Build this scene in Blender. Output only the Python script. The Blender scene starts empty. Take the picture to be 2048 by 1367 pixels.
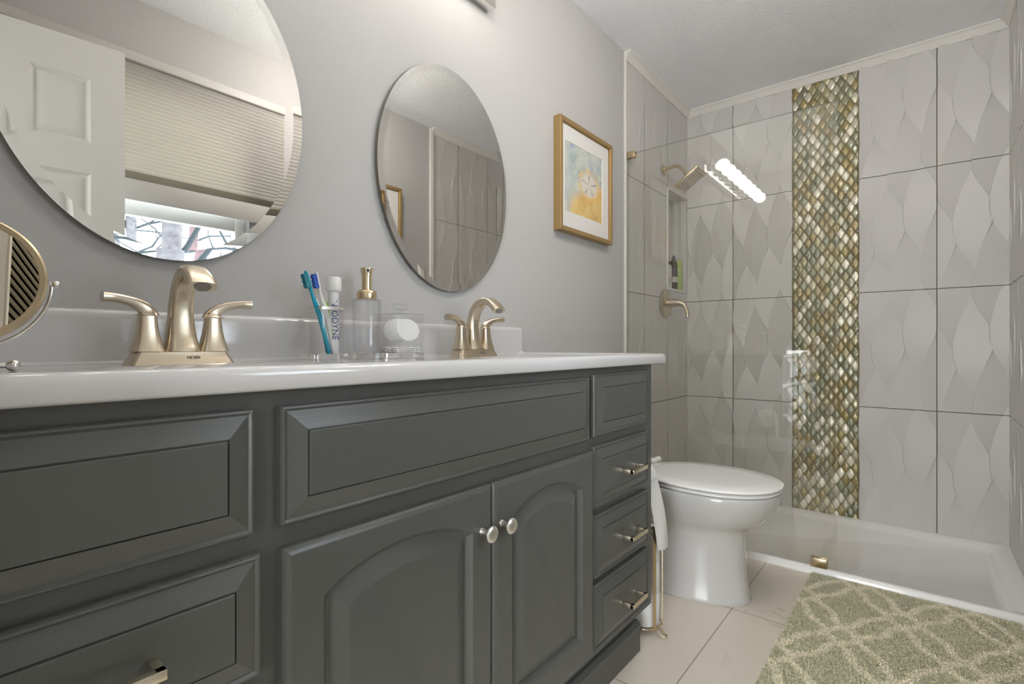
import bpy, bmesh, math, random
import numpy as np
from mathutils import Vector, Matrix
random.seed(7); rng = np.random.default_rng(7)
PI = math.pi
SC = bpy.context.scene
COL = SC.collection

# ------------------------------------------------------------ camera, sky, lights, exposure
H = 0.945                      # camera height
YAW = math.radians(39.215)     # heading away from the vanity wall direction
cam_d = bpy.data.cameras.new('camera'); cam = bpy.data.objects.new('camera', cam_d); COL.objects.link(cam)
cam_d.sensor_width = 36.0; cam_d.sensor_fit = 'HORIZONTAL'
cam_d.lens = 1015.14 / 2048 * 36.0
cam_d.shift_y = (689.8 - 683.5) / 2048
cam_d.clip_start = 0.02
cam.location = (0, 0, H)
cam.rotation_euler = (PI / 2, 0, YAW - PI / 2)
SC.camera = cam
SC.view_settings.view_transform = 'Standard'; SC.view_settings.look = 'None'
SC.view_settings.gamma = 1.0; SC.view_settings.use_curve_mapping = False
SC.view_settings.exposure = 0.48
SC.cycles.max_bounces = 12; SC.cycles.diffuse_bounces = 6; SC.cycles.glossy_bounces = 8
SC.cycles.transparent_max_bounces = 24; SC.cycles.transmission_bounces = 8
SC.cycles.sample_clamp_indirect = 6.0
SC.cycles.caustics_reflective = False; SC.cycles.caustics_refractive = False

world = bpy.data.worlds.new('sky'); SC.world = world; world.use_nodes = True
bg = world.node_tree.nodes['Background']
bg.inputs[0].default_value = (0.89, 0.95, 1.0, 1); bg.inputs[1].default_value = 6.5

def area_light(name, loc, rot, sx, sy, power, color=(1, 1, 1), portal=False):
    d = bpy.data.lights.new(name, 'AREA'); d.shape = 'RECTANGLE'; d.size = sx; d.size_y = sy
    d.energy = power; d.color = color
    o = bpy.data.objects.new(name, d); COL.objects.link(o); o.location = loc; o.rotation_euler = rot
    if portal: d.cycles.is_portal = True
    return o
# added fill light, unseen, in the bedroom behind the doorway the camera stands in
area_light('bedroom_fill_light', (-2.55, -0.10, 0.98), (0, -PI / 2, 0), 1.75, 2.4, 130.0, (0.93, 0.97, 1.0))
area_light('window_portal', (0.66, -0.46, 1.35), (-PI / 2, 0, 0), 1.1, 1.1, 1.0, portal=True)
BULB = 8.0
DOME = 27.0  # glow strength of the added fill globe

# ------------------------------------------------------------ dimensions
YW = 1.21       # face of the vanity wall
YR = -0.303     # face of the window wall
XB = 3.30       # face of the shower's back wall
XS = 2.40       # where the shower tiles begin
ZC = 2.466      # ceiling
XL = -0.04      # face of the doorway wall

# ------------------------------------------------------------ materials
def lin(c):
    return tuple((x / 255 / 12.92 if x / 255 <= 0.04045 else ((x / 255 + 0.055) / 1.055) ** 2.4) for x in c)
def mat(name, color, rough=0.5, metal=0.0, coat=0.0, spec=0.5, bump=None, var=None, attr=False, trans=0.0):
    """bump=(scale, strength, distance, detail); var=(scale, amount): slight colour mottling"""
    m = bpy.data.materials.new(name); m.use_nodes = True
    nt = m.node_tree; b = nt.nodes['Principled BSDF']
    b.inputs['Base Color'].default_value = (*color, 1); b.inputs['Roughness'].default_value = rough
    b.inputs['Metallic'].default_value = metal; b.inputs['Specular IOR Level'].default_value = spec
    b.inputs['Coat Weight'].default_value = coat; b.inputs['Coat Roughness'].default_value = 0.06
    tc = nt.nodes.new('ShaderNodeTexCoord')
    if attr:
        a = nt.nodes.new('ShaderNodeAttribute'); a.attribute_name = 'col'
        nt.links.new(a.outputs['Color'], b.inputs['Base Color'])
    elif var:
        n = nt.nodes.new('ShaderNodeTexNoise'); n.inputs['Scale'].default_value = var[0]; n.inputs['Detail'].default_value = 5
        nt.links.new(tc.outputs['Object'], n.inputs['Vector'])
        r = nt.nodes.new('ShaderNodeMapRange'); r.inputs[1].default_value = 0.3; r.inputs[2].default_value = 0.7
        r.inputs[3].default_value = 1 - var[1]; r.inputs[4].default_value = 1 + var[1]
        nt.links.new(n.outputs['Fac'], r.inputs[0])
        mx = nt.nodes.new('ShaderNodeVectorMath'); mx.operation = 'SCALE'; mx.inputs[0].default_value = color
        nt.links.new(r.outputs[0], mx.inputs['Scale']); nt.links.new(mx.outputs[0], b.inputs['Base Color'])
    if bump:
        n = nt.nodes.new('ShaderNodeTexNoise'); n.inputs['Scale'].default_value = bump[0]
        n.inputs['Detail'].default_value = bump[3] if len(bump) > 3 else 3
        if len(bump) > 4:
            mp = nt.nodes.new('ShaderNodeMapping'); mp.inputs['Scale'].default_value = bump[4]
            nt.links.new(tc.outputs['Object'], mp.inputs['Vector']); nt.links.new(mp.outputs[0], n.inputs['Vector'])
        else:
            nt.links.new(tc.outputs['Object'], n.inputs['Vector'])
        bp = nt.nodes.new('ShaderNodeBump'); bp.inputs['Strength'].default_value = bump[1]; bp.inputs['Distance'].default_value = bump[2]
        nt.links.new(n.outputs['Fac'], bp.inputs['Height']); nt.links.new(bp.outputs[0], b.inputs['Normal'])
    if trans: b.inputs['Transmission Weight'].default_value = trans
    return m

def clear_mat(name, tint=(0.97, 0.985, 0.97), ior=1.5, gain=1.0, rough=0.0, edge=None):
    """clear sheet: lets light straight through, mirrors the room by Fresnel; edge darkens grazing views"""
    m = bpy.data.materials.new(name); m.use_nodes = True; nt = m.node_tree
    for n in list(nt.nodes): nt.nodes.remove(n)
    out = nt.nodes.new('ShaderNodeOutputMaterial'); mix = nt.nodes.new('ShaderNodeMixShader')
    tr = nt.nodes.new('ShaderNodeBsdfTransparent'); gl = nt.nodes.new('ShaderNodeBsdfGlossy')
    gl.inputs['Roughness'].default_value = rough
    f0 = ((ior - 1) / (ior + 1)) ** 2            # Schlick, the same from both sides of the sheet
    lf = nt.nodes.new('ShaderNodeLayerWeight'); lf.inputs['Blend'].default_value = 0.5
    p5 = nt.nodes.new('ShaderNodeMath'); p5.operation = 'POWER'; p5.inputs[1].default_value = 5; nt.links.new(lf.outputs['Facing'], p5.inputs[0])
    fr = nt.nodes.new('ShaderNodeMath'); fr.operation = 'MULTIPLY_ADD'; fr.inputs[1].default_value = 1 - f0; fr.inputs[2].default_value = f0
    nt.links.new(p5.outputs[0], fr.inputs[0])
    tr.inputs[0].default_value = (*tint, 1)
    if edge:
        lw = nt.nodes.new('ShaderNodeLayerWeight'); lw.inputs['Blend'].default_value = 0.25
        cm = nt.nodes.new('ShaderNodeMix'); cm.data_type = 'RGBA'
        cm.inputs[6].default_value = (*tint, 1); cm.inputs[7].default_value = (*edge, 1)
        nt.links.new(lw.outputs['Facing'], cm.inputs[0]); nt.links.new(cm.outputs[2], tr.inputs[0])
    mm = nt.nodes.new('ShaderNodeMath'); mm.operation = 'MULTIPLY'; mm.inputs[1].default_value = gain; mm.use_clamp = True
    nt.links.new(fr.outputs[0], mm.inputs[0]); nt.links.new(mm.outputs[0], mix.inputs[0])
    nt.links.new(tr.outputs[0], mix.inputs[1]); nt.links.new(gl.outputs[0], mix.inputs[2])
    nt.links.new(mix.outputs[0], out.inputs[0])
    return m

M = {}
M['wall'] = mat('wall_paint', (0.485, 0.473, 0.46), 0.75, spec=0.25, bump=(160, 0.22, 0.002, 3))
M['white_trim'] = mat('white_trim', (0.74, 0.72, 0.68), 0.4)
M['door_white'] = mat('door_white', (0.66, 0.65, 0.62), 0.45, bump=(90, 0.08, 0.001, 4, (1, 1, .12)))
M['tile'] = mat('wave_tile', (0.60, 0.583, 0.56), 0.38, spec=0.4)
M['grout'] = mat('grout', (0.17, 0.14, 0.09), 0.9)
M['mosaic'] = mat('glass_mosaic', (0.4, 0.4, 0.3), 0.24, metal=0.3, coat=0.7, spec=0.6, bump=(260, 0.55, 0.002, 2), attr=True)
M['mosaic_grout'] = mat('mosaic_grout', (0.20, 0.17, 0.10), 0.9)
M['acrylic'] = mat('white_acrylic', (0.90, 0.885, 0.865), 0.22, coat=0.3)
M['porcelain'] = mat('porcelain', (0.63, 0.62, 0.605), 0.1, coat=0.6)
M['seat'] = mat('seat_plastic', (0.88, 0.865, 0.85), 0.2, coat=0.2)
M['cabinet'] = mat('charcoal_paint', (0.078, 0.079, 0.072), 0.31, spec=0.5, bump=(85, 0.34, 0.0014, 5, (.16, 1, 1)))
M['cabinet_v'] = mat('charcoal_paint_upright', (0.078, 0.079, 0.072), 0.31, spec=0.5, bump=(85, 0.34, 0.0014, 5, (1, 1, .16)))
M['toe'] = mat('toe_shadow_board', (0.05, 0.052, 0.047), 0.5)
M['marble'] = mat('cultured_marble', (0.56, 0.547, 0.54), 0.09, coat=0.5)
M['nickel'] = mat('brushed_nickel', (0.64, 0.55, 0.43), 0.27, metal=1.0, bump=(240, 0.05, 0.0005, 2, (1, 1, .1)))
M['gold_nickel'] = mat('champagne_nickel', (0.68, 0.55, 0.36), 0.26, metal=1.0)
M['chrome'] = mat('chrome', (0.80, 0.78, 0.75), 0.08, metal=1.0)
M['pull'] = mat('satin_pull', (0.76, 0.68, 0.54), 0.32, metal=1.0)
M['knob'] = mat('satin_knob', (0.78, 0.75, 0.70), 0.35, metal=1.0)
M['gold'] = mat('gold_frame', (0.40, 0.265, 0.11), 0.42, metal=0.5, bump=(60, .2, .001, 3))
M['mat_board'] = mat('mat_board', (0.74, 0.72, 0.69), 0.8)
M['art'] = mat('watercolour', (0.5, 0.5, 0.4), 0.7, attr=True)
M['mirror'] = mat('mirror_silver', (0.77, 0.765, 0.745), 0.0, metal=1.0)
M['mirror_edge'] = mat('mirror_edge', (0.16, 0.15, 0.11), 0.3)
M['mirror_back'] = mat('mirror_backing', (0.3, 0.3, 0.28), 0.7)
M['makeup_glass'] = mat('makeup_mirror_glass', (0.92, 0.86, 0.72), 0.0, metal=1.0)
M['glass'] = clear_mat('shower_glass', (0.985, 0.985, 0.972), 1.52, 1.5)
M['glass_edge'] = mat('glass_edge', (0.42, 0.42, 0.33), 0.15, coat=0.5)
M['pane'] = clear_mat('window_glass', (0.95, 0.98, 1.0), 1.45, 0.6)
M['acrylic_clear'] = clear_mat('clear_acrylic', (0.997, 0.997, 0.997), 1.46, 0.9, edge=(0.93, 0.92, 0.92))
M['acrylic_base'] = mat('acrylic_base', (0.93, 0.92, 0.91), 0.02, trans=1.0)
M['soap_glass'] = clear_mat('soap_glass', (0.995, 0.995, 0.998), 1.46, 1.0, 0.02, edge=(0.92, 0.92, 0.94))
M['shade'] = mat('shade_fabric', (0.52, 0.505, 0.475), 0.9, spec=0.1)
def translucent(m, amount, col):
    nt = m.node_tree; b = nt.nodes['Principled BSDF']; out = [n for n in nt.nodes if n.type == 'OUTPUT_MATERIAL'][0]
    t = nt.nodes.new('ShaderNodeBsdfTranslucent'); t.inputs[0].default_value = (*col, 1); mx = nt.nodes.new('ShaderNodeMixShader'); mx.inputs[0].default_value = amount
    nt.links.new(b.outputs[0], mx.inputs[1]); nt.links.new(t.outputs[0], mx.inputs[2]); nt.links.new(mx.outputs[0], out.inputs[0])
translucent(M['shade'], 0.3, (0.8, 0.74, 0.62))
M['shade_rail'] = mat('shade_rail', (0.55, 0.53, 0.50), 0.45)
M['plastic_white'] = mat('white_plastic', (0.80, 0.79, 0.76), 0.3)
M['tube_white'] = mat('tube_white', (0.76, 0.76, 0.76), 0.3)
M['teal'] = mat('teal_plastic', (0.01, 0.36, 0.52), 0.25); M['teal_dark'] = mat('teal_bristles', (0.01, 0.20, 0.25), 0.6)
M['green'] = mat('lime_plastic', (0.30, 0.62, 0.06), 0.25); M['blue'] = mat('blue_bristles', (0.02, 0.10, 0.45), 0.6)
M['magenta'] = mat('magenta_plastic', (0.55, 0.06, 0.38), 0.2)
M['ink'] = mat('navy_ink', (0.02, 0.03, 0.16), 0.5); M['mark'] = mat('etched_mark', (0.22, 0.20, 0.17), 0.5)
M['black'] = mat('black_hole', (0.012, 0.012, 0.012), 0.5); M['dark'] = mat('dark_plastic', (0.05, 0.04, 0.032), 0.3)
M['white_bottle'] = mat('white_bottle', (0.66, 0.64, 0.60), 0.3); M['green_bottle'] = mat('green_bottle', (0.40, 0.52, 0.16), 0.25)
M['label_pale'] = mat('label_pale', (0.52, 0.48, 0.42), 0.5)
M['cotton'] = mat('cotton', (0.86, 0.85, 0.83), 0.9, bump=(300, .4, .001, 3))
M['paper'] = mat('toilet_paper', (0.82, 0.81, 0.79), 0.9, bump=(120, .2, .001, 3))
M['rug_base'] = mat('rug_backing', (0.55, 0.55, 0.42), 0.9)
M['pile'] = mat('rug_pile', (0.4, 0.4, 0.3), 0.9, spec=0.1, attr=True)
M['bark'] = mat('grey_bark', (0.12, 0.11, 0.115), 0.9, bump=(30, .6, .02, 6), var=(14, .35))
M['bark_pink'] = mat('reddish_bark', (0.13, 0.08, 0.083), 0.9, var=(14, .3)); M['twig'] = mat('twig', (0.03, 0.04, 0.045), 0.9)
M['slat'] = mat('louver_cream', (0.86, 0.80, 0.66), 0.5); M['slat_gap'] = mat('louver_gap', (0.05, 0.035, 0.02), 0.9)
M['carpet'] = mat('bedroom_carpet', (0.42, 0.38, 0.32), 0.95)

def ceiling_material():
    m = mat('stomped_ceiling', (0.92, 0.935, 0.955), 0.9, spec=0.1); nt = m.node_tree; b = nt.nodes['Principled BSDF']
    tc = nt.nodes.new('ShaderNodeTexCoord')
    w = nt.nodes.new('ShaderNodeTexNoise'); w.inputs['Scale'].default_value = 7; w.inputs['Detail'].default_value = 2
    nt.links.new(tc.outputs['Object'], w.inputs['Vector'])
    mx = nt.nodes.new('ShaderNodeMix'); mx.data_type = 'VECTOR'; mx.inputs[0].default_value = 0.16
    nt.links.new(tc.outputs['Object'], mx.inputs[4]); nt.links.new(w.outputs['Color'], mx.inputs[5])
    n = nt.nodes.new('ShaderNodeTexNoise'); n.inputs['Scale'].default_value = 62; n.inputs['Detail'].default_value = 3
    n.inputs['Distortion'].default_value = 2.2
    nt.links.new(mx.outputs[1], n.inputs['Vector'])
    bp = nt.nodes.new('ShaderNodeBump'); bp.inputs['Strength'].default_value = 0.55; bp.inputs['Distance'].default_value = 0.008
    nt.links.new(n.outputs['Fac'], bp.inputs['Height']); nt.links.new(bp.outputs[0], b.inputs['Normal'])
    return m
M['ceiling'] = ceiling_material()

def floor_material():
    m = mat('marble_floor_tile', (0.66, 0.59, 0.52), 0.28, coat=0.15); nt = m.node_tree; b = nt.nodes['Principled BSDF']
    tc = nt.nodes.new('ShaderNodeTexCoord')
    mp = nt.nodes.new('ShaderNodeMapping'); mp.inputs['Location'].default_value = (-1.91 + 0.61 * 4, -0.54 + 0.61 * 2, 0)
    nt.links.new(tc.outputs['Object'], mp.inputs[0])
    br = nt.nodes.new('ShaderNodeTexBrick'); br.offset = 0.0
    br.inputs['Scale'].default_value = 1.0; br.inputs['Brick Width'].default_value = 0.61; br.inputs['Row Height'].default_value = 0.61
    br.inputs['Mortar Size'].default_value = 0.0022; br.inputs['Mortar Smooth'].default_value = 0.2
    nt.links.new(mp.outputs[0], br.inputs['Vector'])
    n1 = nt.nodes.new('ShaderNodeTexNoise'); n1.inputs['Scale'].default_value = 3.2; n1.inputs['Detail'].default_value = 7; n1.inputs['Distortion'].default_value = 1.4
    nt.links.new(tc.outputs['Object'], n1.inputs['Vector'])
    vein = nt.nodes.new('ShaderNodeValToRGB')
    e = vein.color_ramp.elements; e[0].position = 0.485; e[0].color = (1, 1, 1, 1); e[1].position = 0.5; e[1].color = (0.80, 0.77, 0.73, 1)
    e2 = vein.color_ramp.elements.new(0.512); e2.color = (1, 1, 1, 1)
    nt.links.new(n1.outputs['Fac'], vein.inputs[0])
    n2 = nt.nodes.new('ShaderNodeTexNoise'); n2.inputs['Scale'].default_value = 1.7
    nt.links.new(tc.outputs['Object'], n2.inputs['Vector'])
    msk = nt.nodes.new('ShaderNodeMapRange'); msk.inputs[1].default_value = 0.5; msk.inputs[2].default_value = 0.62
    nt.links.new(n2.outputs['Fac'], msk.inputs[0])
    vm = nt.nodes.new('ShaderNodeMix'); vm.data_type = 'RGBA'; vm.inputs[6].default_value = (1, 1, 1, 1)
    nt.links.new(msk.outputs[0], vm.inputs[0]); nt.links.new(vein.outputs[0], vm.inputs[7])
    mu = nt.nodes.new('ShaderNodeMix'); mu.data_type = 'RGBA'; mu.blend_type = 'MULTIPLY'; mu.inputs[0].default_value = 1
    mu.inputs[6].default_value = (0.72, 0.645, 0.55, 1); nt.links.new(vm.outputs[2], mu.inputs[7])
    fm = nt.nodes.new('ShaderNodeMix'); fm.data_type = 'RGBA'; fm.inputs[7].default_value = (0.34, 0.28, 0.20, 1)
    nt.links.new(br.outputs['Fac'], fm.inputs[0]); nt.links.new(mu.outputs[2], fm.inputs[6])
    nt.links.new(fm.outputs[2], b.inputs['Base Color'])
    return m
M['floor'] = floor_material()

def bulb_material(name, strength):
    m = bpy.data.materials.new(name); m.use_nodes = True; nt = m.node_tree; b = nt.nodes['Principled BSDF']
    b.inputs['Base Color'].default_value = (0.9, 0.88, 0.82, 1)
    b.inputs['Emission Color'].default_value = (1.0, 0.95, 0.89, 1); b.inputs['Emission Strength'].default_value = strength
    return m
M['bulb'] = bulb_material('frosted_bulb', BULB); M['dome'] = bulb_material('fill_globe_glow', DOME)

# ------------------------------------------------------------ scene tree helpers
def wpos(o):
    v = Vector((0, 0, 0))
    while o is not None: v += o.location; o = o.parent
    return v
def tag(o, label=None, cat=None, group=None, kind=None):
    if label: o['label'] = label
    if cat: o['category'] = cat
    if group: o['group'] = group
    if kind: o['kind'] = kind
    return o
def thing(name, label, cat, loc, group=None):
    o = bpy.data.objects.new(name, None); COL.objects.link(o); o.location = loc; o.empty_display_size = 0.05
    return tag(o, label, cat, group)
def smooth(me, ang=40):
    me.polygons.foreach_set('use_smooth', [True] * len(me.polygons))
    me.set_sharp_from_angle(angle=math.radians(ang))
class G:
    """collects world-space verts and faces of one mesh"""
    def __init__(s): s.v = []; s.f = []; s.c = []
    def add(s, vs, fs):
        n = len(s.v); s.v += [tuple(p) for p in vs]; s.f += [tuple(i + n for i in f) for f in fs]; return s
    def bm(s, bm, M4=None):
        if M4 is not None: bm.transform(M4)
        bm.verts.index_update()
        r = s.add([v.co[:] for v in bm.verts], [[v.index for v in f.verts] for f in bm.faces]); bm.free(); return r
    def box(s, x0, x1, y0, y1, z0, z1, bev=0.0, seg=2, M4=None):
        b = bmesh.new(); bmesh.ops.create_cube(b, size=1)
        b.transform(Matrix.Translation(((x0 + x1) / 2, (y0 + y1) / 2, (z0 + z1) / 2)) @ Matrix.Diagonal((abs(x1 - x0), abs(y1 - y0), abs(z1 - z0), 1)))
        if bev > 0: bmesh.ops.bevel(b, geom=b.edges[:], offset=bev, segments=seg, affect='EDGES', profile=0.5)
        return s.bm(b, M4)
    def lathe(s, prof, c=(0, 0, 0), seg=32, M4=None, cap=True):
        vs = []; fs = []; n = len(prof)
        for r, z in prof:
            for k in range(seg):
                a = 2 * PI * k / seg; vs.append(Vector((r * math.cos(a), r * math.sin(a), z)))
        for i in range(n - 1):
            for k in range(seg):
                k2 = (k + 1) % seg; fs.append((i * seg + k, i * seg + k2, (i + 1) * seg + k2, (i + 1) * seg + k))
        if cap: fs.append(tuple(range(seg - 1, -1, -1))); fs.append(tuple((n - 1) * seg + k for k in range(seg)))
        T = Matrix.Translation(c) @ (M4 if M4 is not None else Matrix.Identity(4))
        return s.add([T @ v for v in vs], fs)
    def loft(s, rings, cap=True, closed=True):
        n = len(rings[0]); vs = [p for r in rings for p in r]; fs = []
        for i in range(len(rings) - 1):
            for k in range(n if closed else n - 1):
                k2 = (k + 1) % n; fs.append((i * n + k, i * n + k2, (i + 1) * n + k2, (i + 1) * n + k))
        if cap: fs.append(tuple(range(n - 1, -1, -1))); fs.append(tuple((len(rings) - 1) * n + k for k in range(n)))
        return s.add(vs, fs)
    def tube(s, pts, r, seg=10, cyc=False):
        pts = [Vector(p) for p in pts]; n = len(pts); rr = r if isinstance(r, (list, tuple)) else [r] * n
        rings = []; up = None
        for i in range(n):
            a = pts[(i - 1) % n] if (cyc or i > 0) else pts[i]; b = pts[(i + 1) % n] if (cyc or i < n - 1) else pts[i]
            t = (b - a).normalized()
            if up is None: up = Vector((0, 0, 1)) if abs(t.z) < .9 else Vector((1, 0, 0))
            nx = t.cross(up).normalized(); up = nx.cross(t).normalized()
            rings.append([pts[i] + nx * math.cos(2 * PI * k / seg) * rr[i] + up * math.sin(2 * PI * k / seg) * rr[i] for k in range(seg)])
        if cyc: rings.append(rings[0])
        return s.loft(rings, cap=not cyc)
    def sphere(s, c, r, seg=24, sc=(1, 1, 1)):
        b = bmesh.new(); bmesh.ops.create_uvsphere(b, u_segments=seg, v_segments=seg // 2, radius=r)
        return s.bm(b, Matrix.Translation(c) @ Matrix.Diagonal((*sc, 1)))
    def make(s, name, m, parent=None, ang=40, flat=False, label=None, kind=None, base=None, recalc=True):
        off = wpos(parent) if parent is not None else (Vector(base) if base is not None else Vector((0, 0, 0)))
        me = bpy.data.meshes.new(name)
        me.from_pydata([tuple(Vector(p) - off) for p in s.v], [], s.f); me.validate()
        if recalc:
            b = bmesh.new(); b.from_mesh(me); bmesh.ops.remove_doubles(b, verts=b.verts[:], dist=1e-6)
            bmesh.ops.recalc_face_normals(b, faces=b.faces[:]); b.to_mesh(me); b.free()
        me.materials.append(M[m] if isinstance(m, str) else m)
        if not flat: smooth(me, ang)
        o = bpy.data.objects.new(name, me); COL.objects.link(o)
        if parent is not None: o.parent = parent
        else: o.location = off
        return tag(o, label, None, None, kind)
def struct(name, g, m, parent=None, **k):
    o = g.make(name, m, parent, **k)
    if parent is None: o['kind'] = 'structure'
    return o
def copy_tree(o, parent=None):
    c = o.copy(); COL.objects.link(c)
    if parent is not None: c.parent = parent
    for ch in list(o.children): copy_tree(ch, c)
    return c
def text(name, body, size, m, parent, MW, depth=0.0003):
    cu = bpy.data.curves.new(name, 'FONT'); cu.body = body; cu.size = size; cu.extrude = depth
    cu.align_x = 'CENTER'; cu.align_y = 'CENTER'
    t = bpy.data.objects.new(name + '_tmp', cu); COL.objects.link(t)
    dg = bpy.context.evaluated_depsgraph_get(); me = bpy.data.meshes.new_from_object(t.evaluated_get(dg))
    bpy.data.objects.remove(t)
    off = wpos(parent); me.transform(Matrix.Translation(-off) @ MW); me.materials.clear(); me.materials.append(M[m])
    me.name = name; o = bpy.data.objects.new(name, me); COL.objects.link(o); o.parent = parent
    return o
def set_colors(o, cols):
    a = o.data.color_attributes.new('col', 'FLOAT_COLOR', 'POINT')
    a.data.foreach_set('color', np.concatenate([cols, np.ones((len(cols), 1))], 1).astype(np.float32).ravel())
def rrect(hw, hh, r, n=6):
    """rounded rectangle outline, counter-clockwise"""
    out = []
    for cx, cy, a0 in ((hw - r, hh - r, 0), (-hw + r, hh - r, PI / 2), (-hw + r, -hh + r, PI), (hw - r, -hh + r, 1.5 * PI)):
        for k in range(n + 1):
            a = a0 + PI / 2 * k / n; out.append((cx + r * math.cos(a), cy + r * math.sin(a)))
    return out
def catmull(P, n=8):
    P = [Vector(p) for p in P]; out = []
    for i in range(len(P) - 1):
        p0 = P[max(i - 1, 0)]; p1 = P[i]; p2 = P[i + 1]; p3 = P[min(i + 2, len(P) - 1)]
        for k in range(n):
            t = k / n
            out.append(0.5 * ((2 * p1) + (p2 - p0) * t + (2 * p0 - 5 * p1 + 4 * p2 - p3) * t * t + (3 * p1 - p0 - 3 * p2 + p3) * t ** 3))
    out.append(P[-1]); return out

# ============================================================ THE SETTING
TH = 0.12
struct('floor', G().box(XL - TH, 2.412, YR - TH, YW + TH, -0.05, 0.0), 'floor', flat=True)
struct('ceiling', G().box(XL - TH, XB + TH, YR - TH, YW + TH, ZC, ZC + 0.05), 'ceiling', flat=True)
wl = struct('wall_left', G().box(XL - TH, XS, YW, YW + TH, 0, ZC)
            .box(XS, XB + TH, YW + 0.105, YW + TH + .03, -0.05, ZC), 'wall', flat=True)
wb = struct('wall_back', G().box(XB + 0.0075, XB + TH, YR - TH, YW + TH, -0.05, ZC), 'grout', flat=True)
# window wall: opening x 0.10..1.16, z 1.00..1.66 (upper part continues behind the shade)
WX0, WX1, WZ0, WZ1 = 0.10, 1.165, 0.98, 2.12
wr = struct('wall_right', G().box(XL - TH, WX0, YR - TH, YR, 0, ZC).box(WX1, 2.41, YR - TH, YR, 0, ZC)
            .box(WX0, WX1, YR - TH, YR, 0, WZ0).box(WX0, WX1, YR - TH, YR, WZ1, ZC)
            .box(2.41, XB + TH, YR - TH, YR - 0.006, -0.05, ZC), 'wall', flat=True)
DY0, DY1, DZ = -0.205, 0.50, 2.125
struct('wall_front', G().box(XL - TH, XL, YR - TH, DY0, 0, ZC).box(XL - TH, XL, DY1, YW, 0, ZC).box(XL - TH, XL, DY0, DY1, DZ, ZC), 'wall', flat=True)
g = G()   # plain casing round the doorway, bathroom side only at the head
g.box(XL - TH, XL + 0.004, DY0, DY0 + 0.012, 0, DZ, .002).box(XL - TH, XL + 0.004, DY1 - 0.012, DY1, 0, DZ, .002).box(XL - TH, XL + 0.004, DY0, DY1, DZ - 0.012, DZ, .002)
struct('trim_1', g, 'white_trim')

# ---- wave-relief tiles: each tile is a set of tilted blades between wavy creases
TW, THH = 0.3255, 0.6105
NC = 5
PH = [0.2, 3.6, 1.3, 4.5, 2.4]
AM = [.036, .041, .037, .042, .036]
HL = [0, 1, 0, 1, 0, 1]; HR = [1, .1, 1, 0, 1, 0]      # which edge of each blade stands proud
HMAX = 0.0150
def wave_patch(g, u0, u1, v0, v1, ou, ov, place, nv_per_m=75):
    """patch u0..u1 x v0..v1 of the tile whose own corner is (ou, ov); place(u, v, h) -> world"""
    e = 0.0019; u0 += e; u1 -= e; v0 += e; v1 -= e
    if u1 - u0 < .006 or v1 - v0 < .006: return
    nv = max(3, int((v1 - v0) * nv_per_m)); rows = []
    for j in range(nv + 1):
        v = v0 + (v1 - v0) * j / nv; q = (v - ov) / THH
        cs = [ou + TW * (k + .5) / NC + AM[k] * math.sin(2 * PI * q + PH[k]) + 0.007 * math.sin(4 * PI * q + 2 * PH[k] + .7) for k in range(NC)]
        for k in range(1, NC): cs[k] = max(cs[k], cs[k - 1] + .0004)
        edges = [min(ou - 0.02, cs[0] - .0004)] + cs + [max(ou + TW + 0.02, cs[-1] + .0004)]
        row = []
        for k in range(NC + 1):
            a, b = edges[k], edges[k + 1]
            aa, bb = min(max(a, u0), u1), min(max(b, u0), u1)
            w = max(b - a, 1e-4)
            A_ = min(HMAX, .21 * w); ha = A_ * (HL[k] + (HR[k] - HL[k]) * (aa - a) / w); hb = A_ * (HL[k] + (HR[k] - HL[k]) * (bb - a) / w)
            row += [place(aa, v, ha), place(bb, v, hb)]
        rows.append(row)
    n = len(rows[0]); vs = [p for r in rows for p in r]; fs = []
    for j in range(nv):
        for i in range(n - 1):
            fs.append((j * n + i, j * n + i + 1, (j + 1) * n + i + 1, (j + 1) * n + i))
    # sides down to the grout
    m = len(vs)
    for j in (0, nv):
        base = j * n
        ring = [base + i for i in range(n)]
        low = []
        for i in ring:
            low.append(len(vs)); vs.append(None)
        for i, l in zip(range(n), low):
            k = i // 2
            vs[l] = ('low', j, i)
        for i in range(n - 1): fs.append((ring[i], ring[i + 1], low[i + 1], low[i]))
    # resolve low verts
    for t in range(m, len(vs)):
        _, j, i = vs[t]; vs[t] = LOW(rows[j][i])
    g.add(vs, fs)
LOW = None
def ztiles():
    return [(0.005 + THH * k, 0.005 + THH * (k + 1)) for k in range(4)]
# back wall: tile columns measured from the photograph
def back_place(u, v, h): return (XB + 0.0045 - h, u, v)
LOW = lambda p: (XB + 0.0085, p[1], p[2])
g = G()
ycols = [(YR, -0.0415, -0.0415 - TW), (-0.0415, 0.2833, -0.0415), (0.5965, 0.9267, 0.5965 + .002), (0.9267, YW + .002, 0.9267)]
for (a, b, o) in ycols:
    for z0, z1 in ztiles(): wave_patch(g, a, b, z0, min(z1, 2.45), o, z0, back_place)
struct('wave_tile', g, 'tile', wb, ang=12)
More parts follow.
